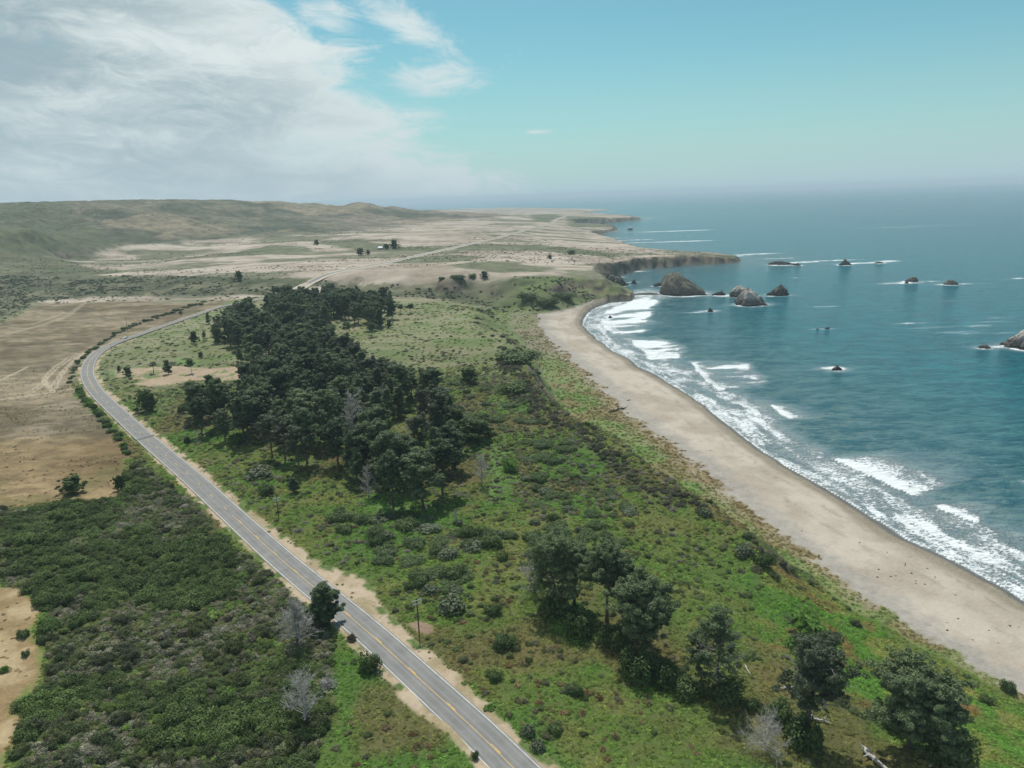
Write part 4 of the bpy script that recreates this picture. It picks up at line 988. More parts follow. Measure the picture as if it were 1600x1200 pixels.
big_dead(985, 1000, 920, 46, 55, 'dead white snag with crooked arms in front of the near cypress clump', n1=14, n2=5, n3=2, t0=.2)
# fallen wood and stumps
def log(px0, py0, px1, py1, rr, label, mat=None, name='fallen_log', lift=.3, knots=3, cat='log'):
    a = np.array(hit(px0, py0, 20)); b = np.array(hit(px1, py1, 20)); A = Acc(); rng = np.random.default_rng(int(px0))
    s = np.linspace(0, 1, 7); P = a + (b - a) * s[:, None] + np.c_[rng.normal(0, rr * .6, (7, 2)), np.zeros(7)]; P[:, 2] = [gz(x, y) + lift + rr * .5 for x, y in P[:, :2]]
    A.add(*tube(P, rr * np.r_[.2, np.linspace(1.0, .55, 5), .12], 8))
    for _ in range(knots):
        k = rng.integers(1, 6); d = rng.normal(0, 1, 3); d[2] = abs(d[2]) * .6 + .1; d /= np.linalg.norm(d); L = np.linalg.norm(b - a) * rng.uniform(.12, .3)
        A.add(*tube([P[k], P[k] + d * L * .5 + rng.normal(0, .05, 3), P[k] + d * L], rr * np.array([.4, .28, .08]), 5))
    P0 = P[0].copy()
    V = np.concatenate(A.V) - P0
    o = mesh_np(name, V, np.concatenate(A.F), mat or M_DEAD); o.location = P0
    return tag(o, label, cat)
log(1347, 1168, 1390, 1212, .55, 'long grey fallen trunk with stubs lying at the bottom right', knots=9)
log(1452, 1202, 1468, 1188, .22, 'short pale broken branch lying under the spreading pine', knots=2)
log(1258, 1120, 1300, 1132, .25, 'tangle of bleached fallen branches beside the greyish cypress', knots=9)
log(1163, 1040, 1174, 1058, .16, 'single white stick lying in the green ground cover', knots=0)
log(1240, 1075, 1212, 1078, .2, 'small weathered fallen branch left of the greyish cypress', knots=5)
def snag(px, py, top, r0, label):
    l = hit(px, py, 20); k = px_per_m(l); h = (py - top) / k; A = Acc(); t = empty('tree_stump', l, 0, label, 'stump')
    A.add(*tube([(0, 0, -.3), (.03, 0, h * .4), (.0, .04, h * .8), (.08, 0, h)], [r0 * 1.2, r0, r0 * .9, r0 * .5], 8)); A.obj('trunk', M_DEAD, t)
    B = Acc(); B.add(*tube([(0, 0, h * .75), (.4, .1, h * .9), (.8, .1, h * 1.1)], [r0 * .35, r0 * .2, .03], 5)); B.add(*tube([(0, 0, h * .6), (-.3, -.2, h * .7)], [r0 * .3, .04], 5)); B.obj('stub', M_DEAD, t)
snag(1287, 1106, 1084, .38, 'pale broken trunk standing bare right of the greyish cypress')
snag(712, 812, 794, .35, 'dark broken stump in the green meadow in front of the grove')

# ------------------------------------------------------------------ bushes that can be told apart, and scrub as cover
l = hit(578, 1046, 25); k = px_per_m(l)
BU = {}
BU['dark'] = tag(bush_mesh('rounded_bush', 61, M_OLIVE, r=1.0, h=1.0, n=1700, leaf=.10, lobes=10), 'dense dark round bush beside the left edge of the near road', 'bush'); BU['dark'].location = l; BU['dark'].scale = (42 / k * .5 * 1.05, 42 / k * .5 * .9, 30 / k * .95)
def at_bush(o, px, py, wpx, hpx, z0=20):
    l = hit(px, py, z0); k = px_per_m(l); o.location = l; o.scale = (wpx / k * .55, wpx / k * .5, hpx / k * .95); o.rotation_euler = (0, 0, random.uniform(0, 6.28)); return o
BU['sage'] = at_bush(tag(bush_mesh('sage_bush', 62, M_SAGE, r=1.0, h=.85, n=620, leaf=.15, lobes=8, twig=30), 'pale grey green bush on the road verge near the bottom', 'bush'), 822, 1147, 30, 18)
BU['lush'] = at_bush(tag(bush_mesh('leafy_bush', 63, M_LUSH, r=1.0, h=.9, n=620, leaf=.17, lobes=8), 'bright fresh green bush on the bluff crest behind the greyish cypress', 'bush'), 1268, 988, 64, 34)
BU['twig'] = at_bush(tag(bush_mesh('dry_bush', 64, M_DEAD, r=1.0, h=.9, n=160, leaf=.10, lobes=6, twig=170), 'bare grey twiggy bush beside the silvery dead tree', 'bush'), 512, 1075, 34, 22)
BU['mat'] = at_bush(tag(bush_mesh('low_plant', 65, M_LUSH, r=1.0, h=.42, n=170, leaf=.24, lobes=5, flop=.9), 'low bright green plant at the grassy edge right of the near road', 'plant'), 765, 1105, 24, 9)
BU['grass'] = at_bush(tag(bush_mesh('grass_tussock', 66, M_RUST, r=1.0, h=.8, n=150, leaf=.26, lobes=4, asp=4.5, flop=1.1), 'rusty dry grass tussock on the left verge beside the dark round bush', 'grass'), 548, 1000, 16, 10)
def bush(kind, px, py, wpx, hpx, label, group=None, z0=20):
    o = BU[kind].copy(); COL.objects.link(o); o['label'] = label
    if group: o['group'] = group
    return at_bush(o, px, py, wpx, hpx, z0)
for a in [('dark',1107,789,13,12,'small round dark bush alone on the pebbles behind the beach'),('sage',1100,806,26,14,'pale green bush at the back of the beach just below the small dark one'),
  ('dark',1575,1080,26,18,'round bush at the top edge of the sand in the bottom right corner'),('dark',1542,1098,26,13,'low dark bush on the slope just inland of the corner bush'),
  ('dark',1192,882,38,22,'dark domed bush on the bluff crest, right one of a close pair'),('sage',1165,868,36,18,'brownish domed bush on the bluff crest, left one of a close pair'),('dark',1160,862,20,14,'small very green bush tucked behind the domed pair on the crest'),
  ('dark',790,1010,40,20,'dark green bush alone in the ground cover between road and near cypresses'),('dark',775,1062,26,15,'small dark bush in the ground cover below the lone one'),
  ('sage',890,1080,22,16,'twiggy greyish bush, left half of a pair in the lower meadow'),('dark',901,1084,26,18,'dark bush, right half of a pair in the lower meadow'),('dark',868,1142,30,14,'low dark bush in the lower middle of the green meadow'),
  ('dark',868,958,60,34,'dark shady bush under the leftmost near cypress'),('dark',905,990,52,40,'dark bush with dead twigs between the two halves of the near clump'),('dark',995,1062,62,52,'big dark bush at the foot of the broad leafy cypress'),('dark',1035,1070,56,44,'dark bush right under the broad leafy cypress'),
  ('dark',960,1010,48,40,'dark leafy bush at the foot of the middle cypress'),('dark',1080,1085,60,28,'dark low thicket left of the sparse half dead cypress'),('dark',1130,1092,64,40,'dark thicket around the foot of the sparse half dead cypress'),('dark',1172,1108,30,20,'small dark bush right of the sparse half dead cypress'),
  ('dark',1252,1164,66,52,'dark bush covering the foot of the greyish cypress'),('dark',1215,1125,50,34,'green bush left of the greyish cypress trunk'),('dark',1392,1138,34,34,'narrow dark bush left of the spreading pine trunk'),('dark',1480,1190,90,50,'dark bush right under the leaning joined pine'),
  ('lush',1240,1010,34,18,'smaller bright green bush just inland of the brightest one on the crest'),('lush',1300,1012,40,18,'bright green bush on the crest slope right of the greyish cypress'),
  ('dark',708,902,42,20,'dark wide bush in the scrub left of the near cypresses'),('sage',700,954,54,26,'grey green leafy bush right of the near utility pole'),('dark',770,958,30,16,'green bush right of the grey green one past the utility pole'),
  ('dark',770,850,40,18,'dark bush high in the scrub above the near cypress clump'),('dark',735,838,36,18,'dark bush left of the high one in the scrub'),('dark',588,852,30,18,'dark round bush in the scrub beside the road shoulder'),('dark',567,818,24,14,'round green bush above the road shoulder bushes'),
  ('dark',415,770,30,15,'dark bush between road and the small dense pine'),('sage',400,745,50,18,'greyish wide bush between road and grove front'),('lush',372,690,34,15,'yellow green bush at the left tip of the grove'),('dark',293,692,11,11,'tiny dark bush beside the thin grey sapling'),
  ('dark',285,645,16,14,'dark green bush right of the big round roadside tree'),('dark',36,995,22,12,'green bush in the tan clearing at the left edge, upper one'),('dark',40,1025,14,9,'tiny green bush in the tan clearing at the left edge'),
  ('lush',8,1050,14,12,'bright green bush at the left picture edge in the tan clearing'),('dark',742,1185,14,14,'small dark bush touching the bottom end of the left road edge'),('sage',838,1170,30,16,'pale grey bush on the right verge at the bottom of the road'),
  ('lush',800,735,30,22,'light green leafy bush on the seaward slope below the broad pair'),('dark',655,622,16,10,'dark low bush beside the seaward corner trees'),('dark',800,612,50,16,'dark wide thicket on the bluff crest'),('dark',810,563,74,16,'long dark thicket on the upper bluff crest'),
  ('dark',690,437,12,5,'dark low hedge bush, left end of the hedge on the far bank'),('dark',716,436,26,7,'long dark hedge bush in the middle of the far bank hedge'),('dark',738,434,14,7,'dark hedge bush next to the round tree on the far bank'),
  ('dark',825,470,34,12,'dark thicket on the far side of the creek mouth'),('dark',856,478,34,14,'dark thicket low on the slope beside the creek mouth beach'),('dark',880,466,40,10,'dark scrub patch high on the slope above the far beach')]:
    bush(*a)
# brush along the field side of the road and scattered over the slope: many alike
rngB = np.random.default_rng(99)
def scatter_px(poly, n, jit=0):
    P = np.array(poly, float); out = []
    while len(out) < n:
        x = rngB.uniform(P[:, 0].min(), P[:, 0].max()); y = rngB.uniform(P[:, 1].min(), P[:, 1].max())
        if seg_dist(P, np.array([x]), np.array([y]), True)[0] > 0: out.append((x, y))
    return out
hedge = smooth_line([(112,598),(118,575),(135,555),(160,538),(185,522),(215,507),(250,496),(285,484),(320,474)], 5, 1)
for x, y in hedge:
    bush('dark' if rngB.uniform() < .6 else 'sage', x + rngB.normal(-2, 1.5), y + rngB.normal(0, 1), rngB.uniform(6, 12), rngB.uniform(2.5, 5), 'dark verge bush in the row between the brown field and the bend', 'bushes in the row along the field verge')
for x, y in smooth_line([(125,612),(140,632),(150,645),(165,662),(180,678),(192,690),(205,712)], 5, 1):
    bush('dark' if rngB.uniform() < .7 else 'lush', x + rngB.normal(-2, 2), y + rngB.normal(0, 1.5), rngB.uniform(8, 16), rngB.uniform(5, 9), 'green bush in the broken row between the lower brown field and the road', 'bushes along the lower field verge')
SLOPE_PX = [(560,800),(700,815),(800,810),(860,800),(960,830),(1020,850),(960,850),(900,840),(800,880),(720,940),(640,920),(560,860),(480,800),(500,780)]
for x, y in scatter_px(SLOPE_PX, 62): bush(rngB.choice(['dark', 'sage', 'dark', 'dark']), x, y, rngB.uniform(18, 46), rngB.uniform(7, 13), 'rounded bush in the scrub band between the road shoulder and the near cypresses', 'bushes of the near scrub band')
UP_PX = [(690,600),(760,600),(860,660),(940,720),(1020,770),(1060,800),(1000,830),(880,800),(800,790),(790,700),(700,640)]
for x, y in scatter_px(UP_PX, 60): bush(rngB.choice(['dark', 'sage', 'dark', 'dark']), x, y, rngB.uniform(14, 34), rngB.uniform(4, 8), 'wind pruned bush on the seaward slope above the beach', 'bushes of the seaward slope')
# ------------------------------------------------------------------ uncountable scrub, ground plants and dry grass
def cover_object(name, src, P, rot, scl, tint, label_kind='stuff'):
    o = mesh_np(name, P, np.zeros((0, 4), int), None, attrs={'v_rot': rot, 'v_scl': scl, 'v_tint': tint})
    ng = bpy.data.node_groups.new(name, 'GeometryNodeTree')
    ng.interface.new_socket('Geometry', in_out='INPUT', socket_type='NodeSocketGeometry'); ng.interface.new_socket('Geometry', in_out='OUTPUT', socket_type='NodeSocketGeometry')
    N = ng.nodes; L = ng.links
    gi = N.new('NodeGroupInput'); go = N.new('NodeGroupOutput')
    oi = N.new('GeometryNodeObjectInfo'); oi.transform_space = 'ORIGINAL'; oi.inputs['Object'].default_value = src
    sm = N.new('GeometryNodeSetMaterial'); sm.inputs['Material'].default_value = M_STUFF
    L.new(oi.outputs['Geometry'], sm.inputs['Geometry'])
    ip = N.new('GeometryNodeInstanceOnPoints')
    L.new(gi.outputs[0], ip.inputs['Points']); L.new(sm.outputs[0], ip.inputs['Instance'])
    for an, sk in (('v_rot', 'Rotation'), ('v_scl', 'Scale')):
        na = N.new('GeometryNodeInputNamedAttribute'); na.data_type = 'FLOAT_VECTOR'; na.inputs['Name'].default_value = an
        if sk == 'Rotation':
            er = N.new('FunctionNodeEulerToRotation'); L.new(na.outputs[0], er.inputs[0]); L.new(er.outputs[0], ip.inputs[sk])
        else: L.new(na.outputs[0], ip.inputs[sk])
    L.new(ip.outputs[0], go.inputs[0])
    md = o.modifiers.new('scatter', 'NODES'); md.node_group = ng
    tag(o, kind='stuff'); return o
rngS = np.random.default_rng(5)
def grid_idx(x, y):
    r_ = np.clip(np.log(y / 58.0) / math.log(8200.0 / 58.0) * (NR - 1), 0, NR - 1)
    i = np.round(r_).astype(int); c = np.clip(np.round((x / (gy[i] + 70) + 1.16) / 2.16 * (NC - 1)).astype(int), 0, NC - 1)
    return i * NC + c
def cand_pts(y0, y1, dens, smax=.80, smin=-.82):
    """random points, about dens per square metre, inside the wedge of land that the view takes in"""
    area = (smax - smin) * ((y1 + 50) ** 2 - (y0 + 50) ** 2) / 2
    n = int(area * dens); u = rngS.uniform(0, 1, n)
    y = np.sqrt((y0 + 50) ** 2 + u * ((y1 + 50) ** 2 - (y0 + 50) ** 2)) - 50
    x = rngS.uniform(smin, smax, n) * (y + 50)
    return x, y
def place(x, y):
    k = grid_idx(x, y)
    return k, sheet_z(x, y)
def masks(x, y, k):
    return dict(df=DF[k], dr=DR[k], t=TT[k], verge=VERGE[k], chap=seg_dist(P_CHAP, x, y, True), field=np.maximum(seg_dist(P_FIELD, x, y, True), seg_dist(P_SW, x, y, True)),
                sand=np.maximum(seg_dist(P_SAND, x, y, True), seg_dist(P_CLEAR, x, y, True)), gully=seg_dist(P_GULLY, x, y, True), hill=HI[k])
def emit(name, src, x, y, z, s, tint, hs=1.0, tilt=.12):
    n = len(x); rot = np.c_[rngS.normal(0, tilt, (n, 2)), rngS.uniform(0, 6.28, n)]
    scl = np.c_[s * rngS.uniform(.85, 1.2, n), s * rngS.uniform(.85, 1.2, n), s * hs * rngS.uniform(.75, 1.25, n)]
    print(name, n)
    return cover_object(name, src, np.c_[x, y, z - .05 * s], rot, scl, np.clip(tint, .005, .7))
def pal(n, *cols):
    c = np.array(cols); return c[rngS.integers(0, len(c), n)]
# 1. leafy ground cover on the terrace and the bluff, close by
gx, gyy, gzz, gsz, gt = [], [], [], [], []
for y0, y1, de, sz in ((84, 170, 2.3, .50), (170, 270, .95, .68), (270, 430, .30, 1.0), (430, 760, .035, 1.4)):
    x, y = cand_pts(y0, y1, de); k, z = place(x, y); m = masks(x, y, k)
    flat_ok = (m['df'] > 1.5) | (FLAT['v'][k] > .7)
    ok = flat_ok & (m['verge'] < .35) & (m['dr'] > 5.2) & (m['field'] < 1) & (m['sand'] < 0) & (m['chap'] < 1) & (z > 2.5)
    ok &= rngS.uniform(0, 1, len(x)) < (.35 + .9 * fbm(x, y, 8, 3, 301))
    x, y, z, k = x[ok], y[ok], z[ok], k[ok]
    gx.append(x); gyy.append(y); gzz.append(z); gsz.append(sz * rngS.uniform(.6, 1.35, len(x)))
    gt.append(TINT[k] * rngS.uniform(1.3, 2.6, (len(x), 1)) * np.array([1.03, 1.08, .90]))
emit('ground_cover_plants', BU['mat'], *map(np.concatenate, (gx, gyy, gzz, gsz)), np.concatenate(gt), .95, .25)
# 2. chaparral thicket left of the road
def thicket(name, src, dens, size, cols, seed, lo, hi, hs, extra=None, yr=(84, 330)):
    x, y = cand_pts(*yr, dens); k, z = place(x, y); m = masks(x, y, k)
    nn = fbm(x, y, 16, 4, seed) * .6 + fbm(x, y, 5, 3, seed + 9) * .4
    ok = (m['chap'] > -.5 + 2 * (nn - .5)) & (m['dr'] > 6.6) & (nn > lo) & (nn < hi) & (m['field'] < 0)
    pt = fbm(x, y, 30, 3, 450) * .75 + fbm(x, y, 9, 2, 451) * .25
    if extra: ok &= (pt > extra[0]) & (pt < extra[1])
    x, y, z, nn = x[ok], y[ok], z[ok], nn[ok]
    emit(name, src, x, y, z, size * rngS.uniform(.6, 1.35, len(x)), pal(len(x), *cols) * rngS.uniform(.7, 1.35, (len(x), 1)) * (.72 + .56 * fbm(x, y, 11, 3, seed + 50))[:, None], hs)
D1 = [(.068, .092, .034), (.086, .110, .038), (.104, .128, .042), (.085, .096, .048)]
DARK, OPENP = (.50, 1.0), (.0, .54)
thicket('dark_scrub', BU['dark'], .15, 2.3, [(.072, .112, .030), (.088, .132, .034), (.100, .145, .040)], 401, .34, 1.0, .85, DARK)
thicket('dark_scrub', BU['dark'], .34, 1.15, [(.095, .142, .036), (.125, .178, .044), (.080, .112, .038)], 402, .0, 1.0, .9, DARK)
thicket('dark_scrub', BU['dark'], .10, 1.7, D1, 407, .40, 1.0, .9, OPENP)
thicket('olive_scrub', BU['dark'], .34, .95, [(.160, .220, .056), (.200, .240, .072), (.130, .172, .056), (.22, .22, .09)], 408, .30, 1.0, .85, OPENP)
thicket('grey_scrub', BU['sage'], .34, 1.2, [(.20, .20, .125), (.25, .24, .17), (.16, .19, .085), (.20, .18, .12)], 403, .44, 1.0, .9, OPENP)
thicket('grey_scrub', BU['sage'], .07, 1.0, [(.14, .16, .10), (.18, .18, .13)], 413, .40, 1.0, .9, DARK)
thicket('dry_twiggy_scrub', BU['twig'], .14, 1.4, [(.38, .35, .28), (.31, .28, .22)], 404, .50, 1.0, .8, OPENP)
thicket('fresh_green_scrub', BU['lush'], .42, 1.0, [(.16, .27, .05), (.21, .29, .075), (.14, .23, .045)], 405, .50, 1.0, .75, (.38, .56))
thicket('fresh_green_scrub', BU['lush'], .11, 1.0, [(.16, .27, .05), (.14, .23, .045)], 415, .48, 1.0, .75, DARK)
thicket('ground_cover_plants', BU['mat'], .9, .8, [(.15, .18, .065), (.20, .21, .10), (.25, .215, .14), (.13, .17, .055)], 406, .20, .58, .9, OPENP)
# 3. scrub patches on the terrace, the creek bank and the bluff
def patches(name, src, yr, dens, size, cols, seed, lo, hs, where, dr=7.5):
    x, y = cand_pts(*yr, dens); k, z = place(x, y); m = masks(x, y, k)
    nn = fbm(x, y, 26, 4, seed) * .6 + fbm(x, y, 7, 3, seed + 9) * .4
    ok = (m['dr'] > dr) & (nn > lo) & (m['field'] < -2) & (m['sand'] < -1) & (m['chap'] < -2) & (m['verge'] < .3) & where(m, x, y)
    x, y, z = x[ok], y[ok], z[ok]
    emit(name, src, x, y, z, size * rngS.uniform(.5, 1.4, len(x)) * (1 + np.clip((y - 300) / 900, 0, .8)), pal(len(x), *cols) * rngS.uniform(.75, 1.25, (len(x), 1)), hs)
inland = lambda m, x, y: (m['df'] > 6) & (m['t'] > .90)
GB = [(.095, .130, .042), (.120, .160, .052), (.150, .175, .070), (.140, .135, .080)]
patches('green_scrub', BU['dark'], (120, 480), .055, 1.0, GB, 501, .52, .75, inland)
patches('green_scrub', BU['dark'], (90, 300), .03, .8, GB, 502, .42, .8, inland)
patches('grey_scrub', BU['sage'], (180, 420), .06, 1.0, [(.19, .18, .13), (.22, .195, .155), (.16, .175, .10)], 503, .52, .6, inland)
patches('dry_twiggy_scrub', BU['twig'], (180, 480), .02, 1.3, [(.30, .26, .22), (.25, .22, .19)], 504, .54, .6, inland)
patches('rusty_grass', BU['grass'], (95, 420), .07, .7, [(.22, .155, .07), (.25, .20, .095), (.20, .18, .075)], 505, .52, .8, inland, 6.5)
patches('green_scrub', BU['dark'], (480, 860), .012, 1.2, GB, 506, .53, .55, inland)
patches('green_scrub', BU['dark'], (560, 1150), .045, 1.0, [(.13, .145, .080), (.11, .125, .066), (.15, .155, .090), (.085, .10, .056)], 507, .54, .6, lambda m, x, y: (m['gully'] > 0) & (m['df'] > 1))
patches('green_scrub', BU['dark'], (150, 800), .03, 1.3, [(.075, .095, .042), (.095, .11, .05)], 508, .57, .7, lambda m, x, y: (m['df'] > 2) & (m['t'] < .98))
patches('rusty_grass', BU['grass'], (200, 640), .13, .5, [(.34, .25, .15), (.38, .31, .20), (.30, .28, .14)], 509, .44, .8, lambda m, x, y: FLAT['v'][grid_idx(x, y)] > .5)
patches('dark_scrub', BU['dark'], (190, 520), .07, 1.4, [(.085, .105, .045), (.11, .13, .055), (.17, .155, .12)], 510, .52, .7, lambda m, x, y: (m['df'] > 1) & (m['t'] > .45) & (m['t'] < 1.0))
patches('olive_scrub', BU['dark'], (215, 400), .11, .95, [(.17, .185, .085), (.21, .20, .125), (.19, .165, .11), (.15, .18, .07)], 511, .40, .7, lambda m, x, y: (m['df'] > 12) & (m['df'] < 60 + 30 * fbm(x, y, 40, 2, 512)))
patches('dark_scrub', BU['dark'], (215, 520), .22, 1.25, [(.062, .070, .036), (.085, .085, .052), (.10, .085, .062), (.06, .08, .035)], 513, .36, .75, lambda m, x, y: (m['df'] > 17 + 8 * fbm(x, y, 25, 2, 514)) & (m['df'] < 24 + 16 * fbm(x, y, 25, 2, 515)))
# 4. scrub dots on the far terrace and the hills
def far_scrub(name, yr, dens, size, seed, lo, cols, where):
    x, y = cand_pts(*yr, dens, .30, -.85); k, z = place(x, y); m = masks(x, y, k)
    nn = fbm(x * .5, y, 90, 4, seed); ok = (nn > lo) & (m['df'] > 15) & (m['field'] < -3) & (m['dr'] > 9) & where(m)
    x, y, z = x[ok], y[ok], z[ok]
    emit(name, BU['dark'], x, y, z, size * rngS.uniform(.5, 1.5, len(x)), pal(len(x), *cols) * rngS.uniform(.85, 1.15, (len(x), 1)), .45)
FC = [(.105, .118, .068), (.125, .134, .076), (.14, .14, .09)]
far_scrub('far_scrub', (780, 1700), .010, 1.3, 601, .54, FC, lambda m: m['hill'] < .1)
far_scrub('hill_scrub', (900, 2100), .004, 1.6, 602, .54, FC, lambda m: m['hill'] >= .02)

# 5. dry tufts in the brown fields
x, y = cand_pts(100, 480, .07, -.2, -.85); k, z = place(x, y); m = masks(x, y, k)
ok = (m['field'] > 1.5) & (fbm(x, y, 14, 3, 701) > .47); x, y, z, k = x[ok], y[ok], z[ok], k[ok]
emit('dry_grass', BU['grass'], x, y, z, rngS.uniform(.25, .6, len(x)), TINT[k] * rngS.uniform(1.1, 2.2, (len(x), 1)), .6)
x, y = cand_pts(84, 420, .06); k, z = place(x, y); m = masks(x, y, k)
ok = (m['verge'] > .3) & (m['dr'] > 4.9) & (m['df'] > 2); x, y, z, k = x[ok], y[ok], z[ok], k[ok]
emit('dry_grass', BU['grass'], x, y, z, rngS.uniform(.25, .55, len(x)), pal(len(x), (.52, .43, .27), (.42, .36, .20), (.22, .28, .08)) * rngS.uniform(.8, 1.2, (len(x), 1)), .7)
# ------------------------------------------------------------------ sea rocks
def rock_mat(name, dark, lite, guano=0.0, green=0.0):
    m, t = new_mat(name); pos = t.n('ShaderNodeNewGeometry').outputs['Position']; nrm = t.n('ShaderNodeNewGeometry').outputs['Normal']
    n1 = t.noise(pos, .18, 7, .68, .5); n2 = t.noise(pos, .9, 5, .7)
    c = t.mix(t.mr(t.m('ADD', t.m('MULTIPLY', n1, .6), t.m('MULTIPLY', n2, .4)), .36, .62), C4(*dark), C4(*lite))
    z = t.n('ShaderNodeSeparateXYZ', {0: pos}).outputs[2]; nz = t.n('ShaderNodeSeparateXYZ', {0: nrm}).outputs[2]
    ck = t.n('ShaderNodeTexVoronoi', {'Vector': t.vm('ADD', pos, t.n('ShaderNodeCombineXYZ', {0: t.m('MULTIPLY', n1, 14.0), 1: t.m('MULTIPLY', n2, 6.0), 2: t.m('MULTIPLY', n1, 8.0)})), 'Scale': .14}, feature='DISTANCE_TO_EDGE').outputs['Distance']
    c = t.mix(t.mr(ck, .0, .09, .8, 0), c, C4(dark[0] * .45, dark[1] * .45, dark[2] * .45))
    if green: c = t.mix(t.m('MULTIPLY', t.mr(t.m('ADD', nz, n1), .95, 1.25), green), c, C4(.085, .095, .045))
    if guano: c = t.mix(t.m('MULTIPLY', t.mr(t.m('ADD', t.m('MULTIPLY', z, .055), n2), .78, 1.02), guano), c, C4(.46, .42, .38))
    c = t.mix(t.mr(t.m('ADD', z, t.m('MULTIPLY', n2, 1.5)), 1.4, 2.9, 1, 0), c, C4(.030, .028, .026))
    finish(t, c, .85, t.m('ADD', n1, t.m('MULTIPLY', n2, .4)), .9, 1.5, .25); return m
R_BROWN = rock_mat("sea_stack_rock", (.085, .075, .060), (.205, .170, .130), .15, .8)
R_GREY = rock_mat("bird_rock", (.080, .074, .070), (.215, .190, .172), .85)
R_DARK = rock_mat("wet_black_rock", (.030, .029, .028), (.095, .088, .080), .15)
def rock(px0, px1, py, top, mat, label, peak=.5, seed=0, depth=.8, steep=(.5, .5), sharp=1.0, name='sea_rock', z0=0.0, group=None, cat='rock', nth=64, nt=26):
    """height-field rock: an uneven footprint that rises to a ridge; peak is where the summit lies between its left and right end"""
    a = np.array(at(px0, py, z0)); b = np.array(at(px1, py, z0)); c = (a + b) / 2; wd = np.linalg.norm(b - a) / 2; k = px_per_m((*c, z0)); h = (py - top) / k / .985
    rng = np.random.default_rng(seed); th = np.linspace(0, 2 * np.pi, nth, endpoint=False); tt = np.linspace(0, 1, nt)
    oct_ = lambda s, ph: fbm(np.cos(th) * 3 + ph, np.sin(th) * 3 - ph, s, 4, seed)
    R = 1 + (oct_(1.1, 3.1) - .5) * .55
    V = []; xs = (peak - .5) * 2 * wd; al, ar = 1 / steep[0], 1 / steep[1]; cth, sth = np.cos(th), np.sin(th)
    for i, t in enumerate(tt):
        xl = -wd + (xs + wd) * t ** al; xr = wd - (wd - xs) * t ** ar; xc, hw = (xl + xr) / 2, (xr - xl) / 2
        yd = wd * depth * (1 - t ** (.5 * (al + ar) * .9))
        z = h * t
        n1 = fbm(cth * 2.2 + 5, sth * 2.2 + z / h * 1.6, 1.0, 4, seed + 3) - .5; n2 = 1 - np.abs(2 * fbm(cth * 6 + z / h * 2, sth * 6 - z / h * 2, 1.0, 4, seed + 5) - 1) - .6
        k_ = (1 + n1 * .75 * sharp + n2 * .42 * sharp) * R
        x = xc + cth * hw * k_; y = sth * yd * k_
        zz = z * (1 + (fbm(x * 4 / wd, y * 4 / wd, 1.0, 4, seed + 7) - .5) * .55 * sharp) + n2 * h * .12 * sharp - 1.6 * (1 - t)
        V.append(np.c_[x, y, zz])
    V = np.concatenate(V); i = np.arange(nt - 1)[:, None] * nth; j = np.arange(nth)[None]; k2 = (j + 1) % nth
    F = np.stack([i + j, i + k2, i + nth + k2, i + nth + j], -1).reshape(-1, 4)
    o = mesh_np(name, V, F, mat, smooth=False); o.location = (c[0], c[1], z0); ang = math.atan2(*(b - a)[::-1]); o.rotation_euler = (0, 0, ang)
    return tag(o, label, cat, group)
rock(1031, 1104, 459, 423, R_BROWN, 'biggest brown sea stack with a grassy top and long right slope', .27, 3, .7, (.33, .85), .55, 'sea_stack', cat='sea stack', nth=96, nt=40)
for px, s in ((1050, 0), (1058, 1)):
    pass
rock(1142, 1168, 463, 447, R_GREY, 'pale guano streaked rock behind the dark pointed one', .5, 5, .9, (.25, .3), .8)
rock(1151, 1197, 476, 448, R_GREY, 'dark pointed rock with a low right shoulder, in front of the pale streaked one', .36, 6, .7, (.6, .95), 1.2, 'sea_stack', cat='sea stack')
rock(1199, 1229, 461, 447, R_DARK, 'dark jagged rock tilted up to its right, right of the pointed pair', .72, 7, .7, (.8, .3), 1.4)
rock(1114, 1135, 461, 455, R_DARK, 'flat black rock between the biggest stack and the pointed pair', .6, 8, .8, (.7, .7), 1.3)
rock(1105, 1115, 487, 481, R_DARK, 'tiny dark pointed rock alone in the water below the biggest stack', .5, 9, .8, (.6, .8))
rock(1021, 1036, 447, 441, R_DARK, 'low dark rock just left of the biggest stack', .5, 10, .8, (.6, .6), 1.2)
rock(959, 980, 446, 430, R_BROWN, 'pointed brown rock standing off the tip of the near point', .4, 11, .8, (.6, .8))
rock(935, 963, 444, 425, R_BROWN, 'blocky brown rock joined to the shore at the near point', .45, 12, .8, (.35, .5))
rock(986, 995, 443, 437, R_DARK, 'tiny dark cone rock between the near point and the biggest stack', .5, 13, .9, (.8, .8))
rock(1202, 1238, 413.5, 407, R_DARK, 'long flat dark reef rock in the white water off the headland', .4, 14, .35, (.6, .6), 1.5)
rock(1240, 1252, 415, 411.5, R_DARK, 'small dark rock just right of the long flat reef', .5, 15, .5, (.6, .7), 1.3)
rock(1309, 1329, 414, 406, R_DARK, 'dark humped rock in the middle of the white water off the headland', .55, 16, .6, (.8, .6), 1.1)
rock(1366, 1382, 411.5, 408.8, R_DARK, 'low awash rock at the right end of the white water streak', .5, 17, .5, (.6, .6), 1.2)
rock(1413, 1433, 440, 431.5, R_GREY, 'pale topped rock in a foam patch, left of two far to the right', .7, 18, .6, (.8, .4), 1.1)
rock(1412, 1421, 443, 439.5, R_DARK, 'little black rock at the foot of the left pale topped one', .5, 19, .6, (.6, .6))
rock(1474, 1496, 444.5, 436, R_GREY, 'rounded brownish rock in a foam patch, right of two far to the right', .45, 20, .7, (.6, .7), .8)
rock(1576, 1664, 542, 500, R_GREY, 'big pale rock cut off by the right picture edge', .62, 21, .7, (.75, .6), 1.2, 'sea_stack', cat='sea stack', nth=90, nt=36)
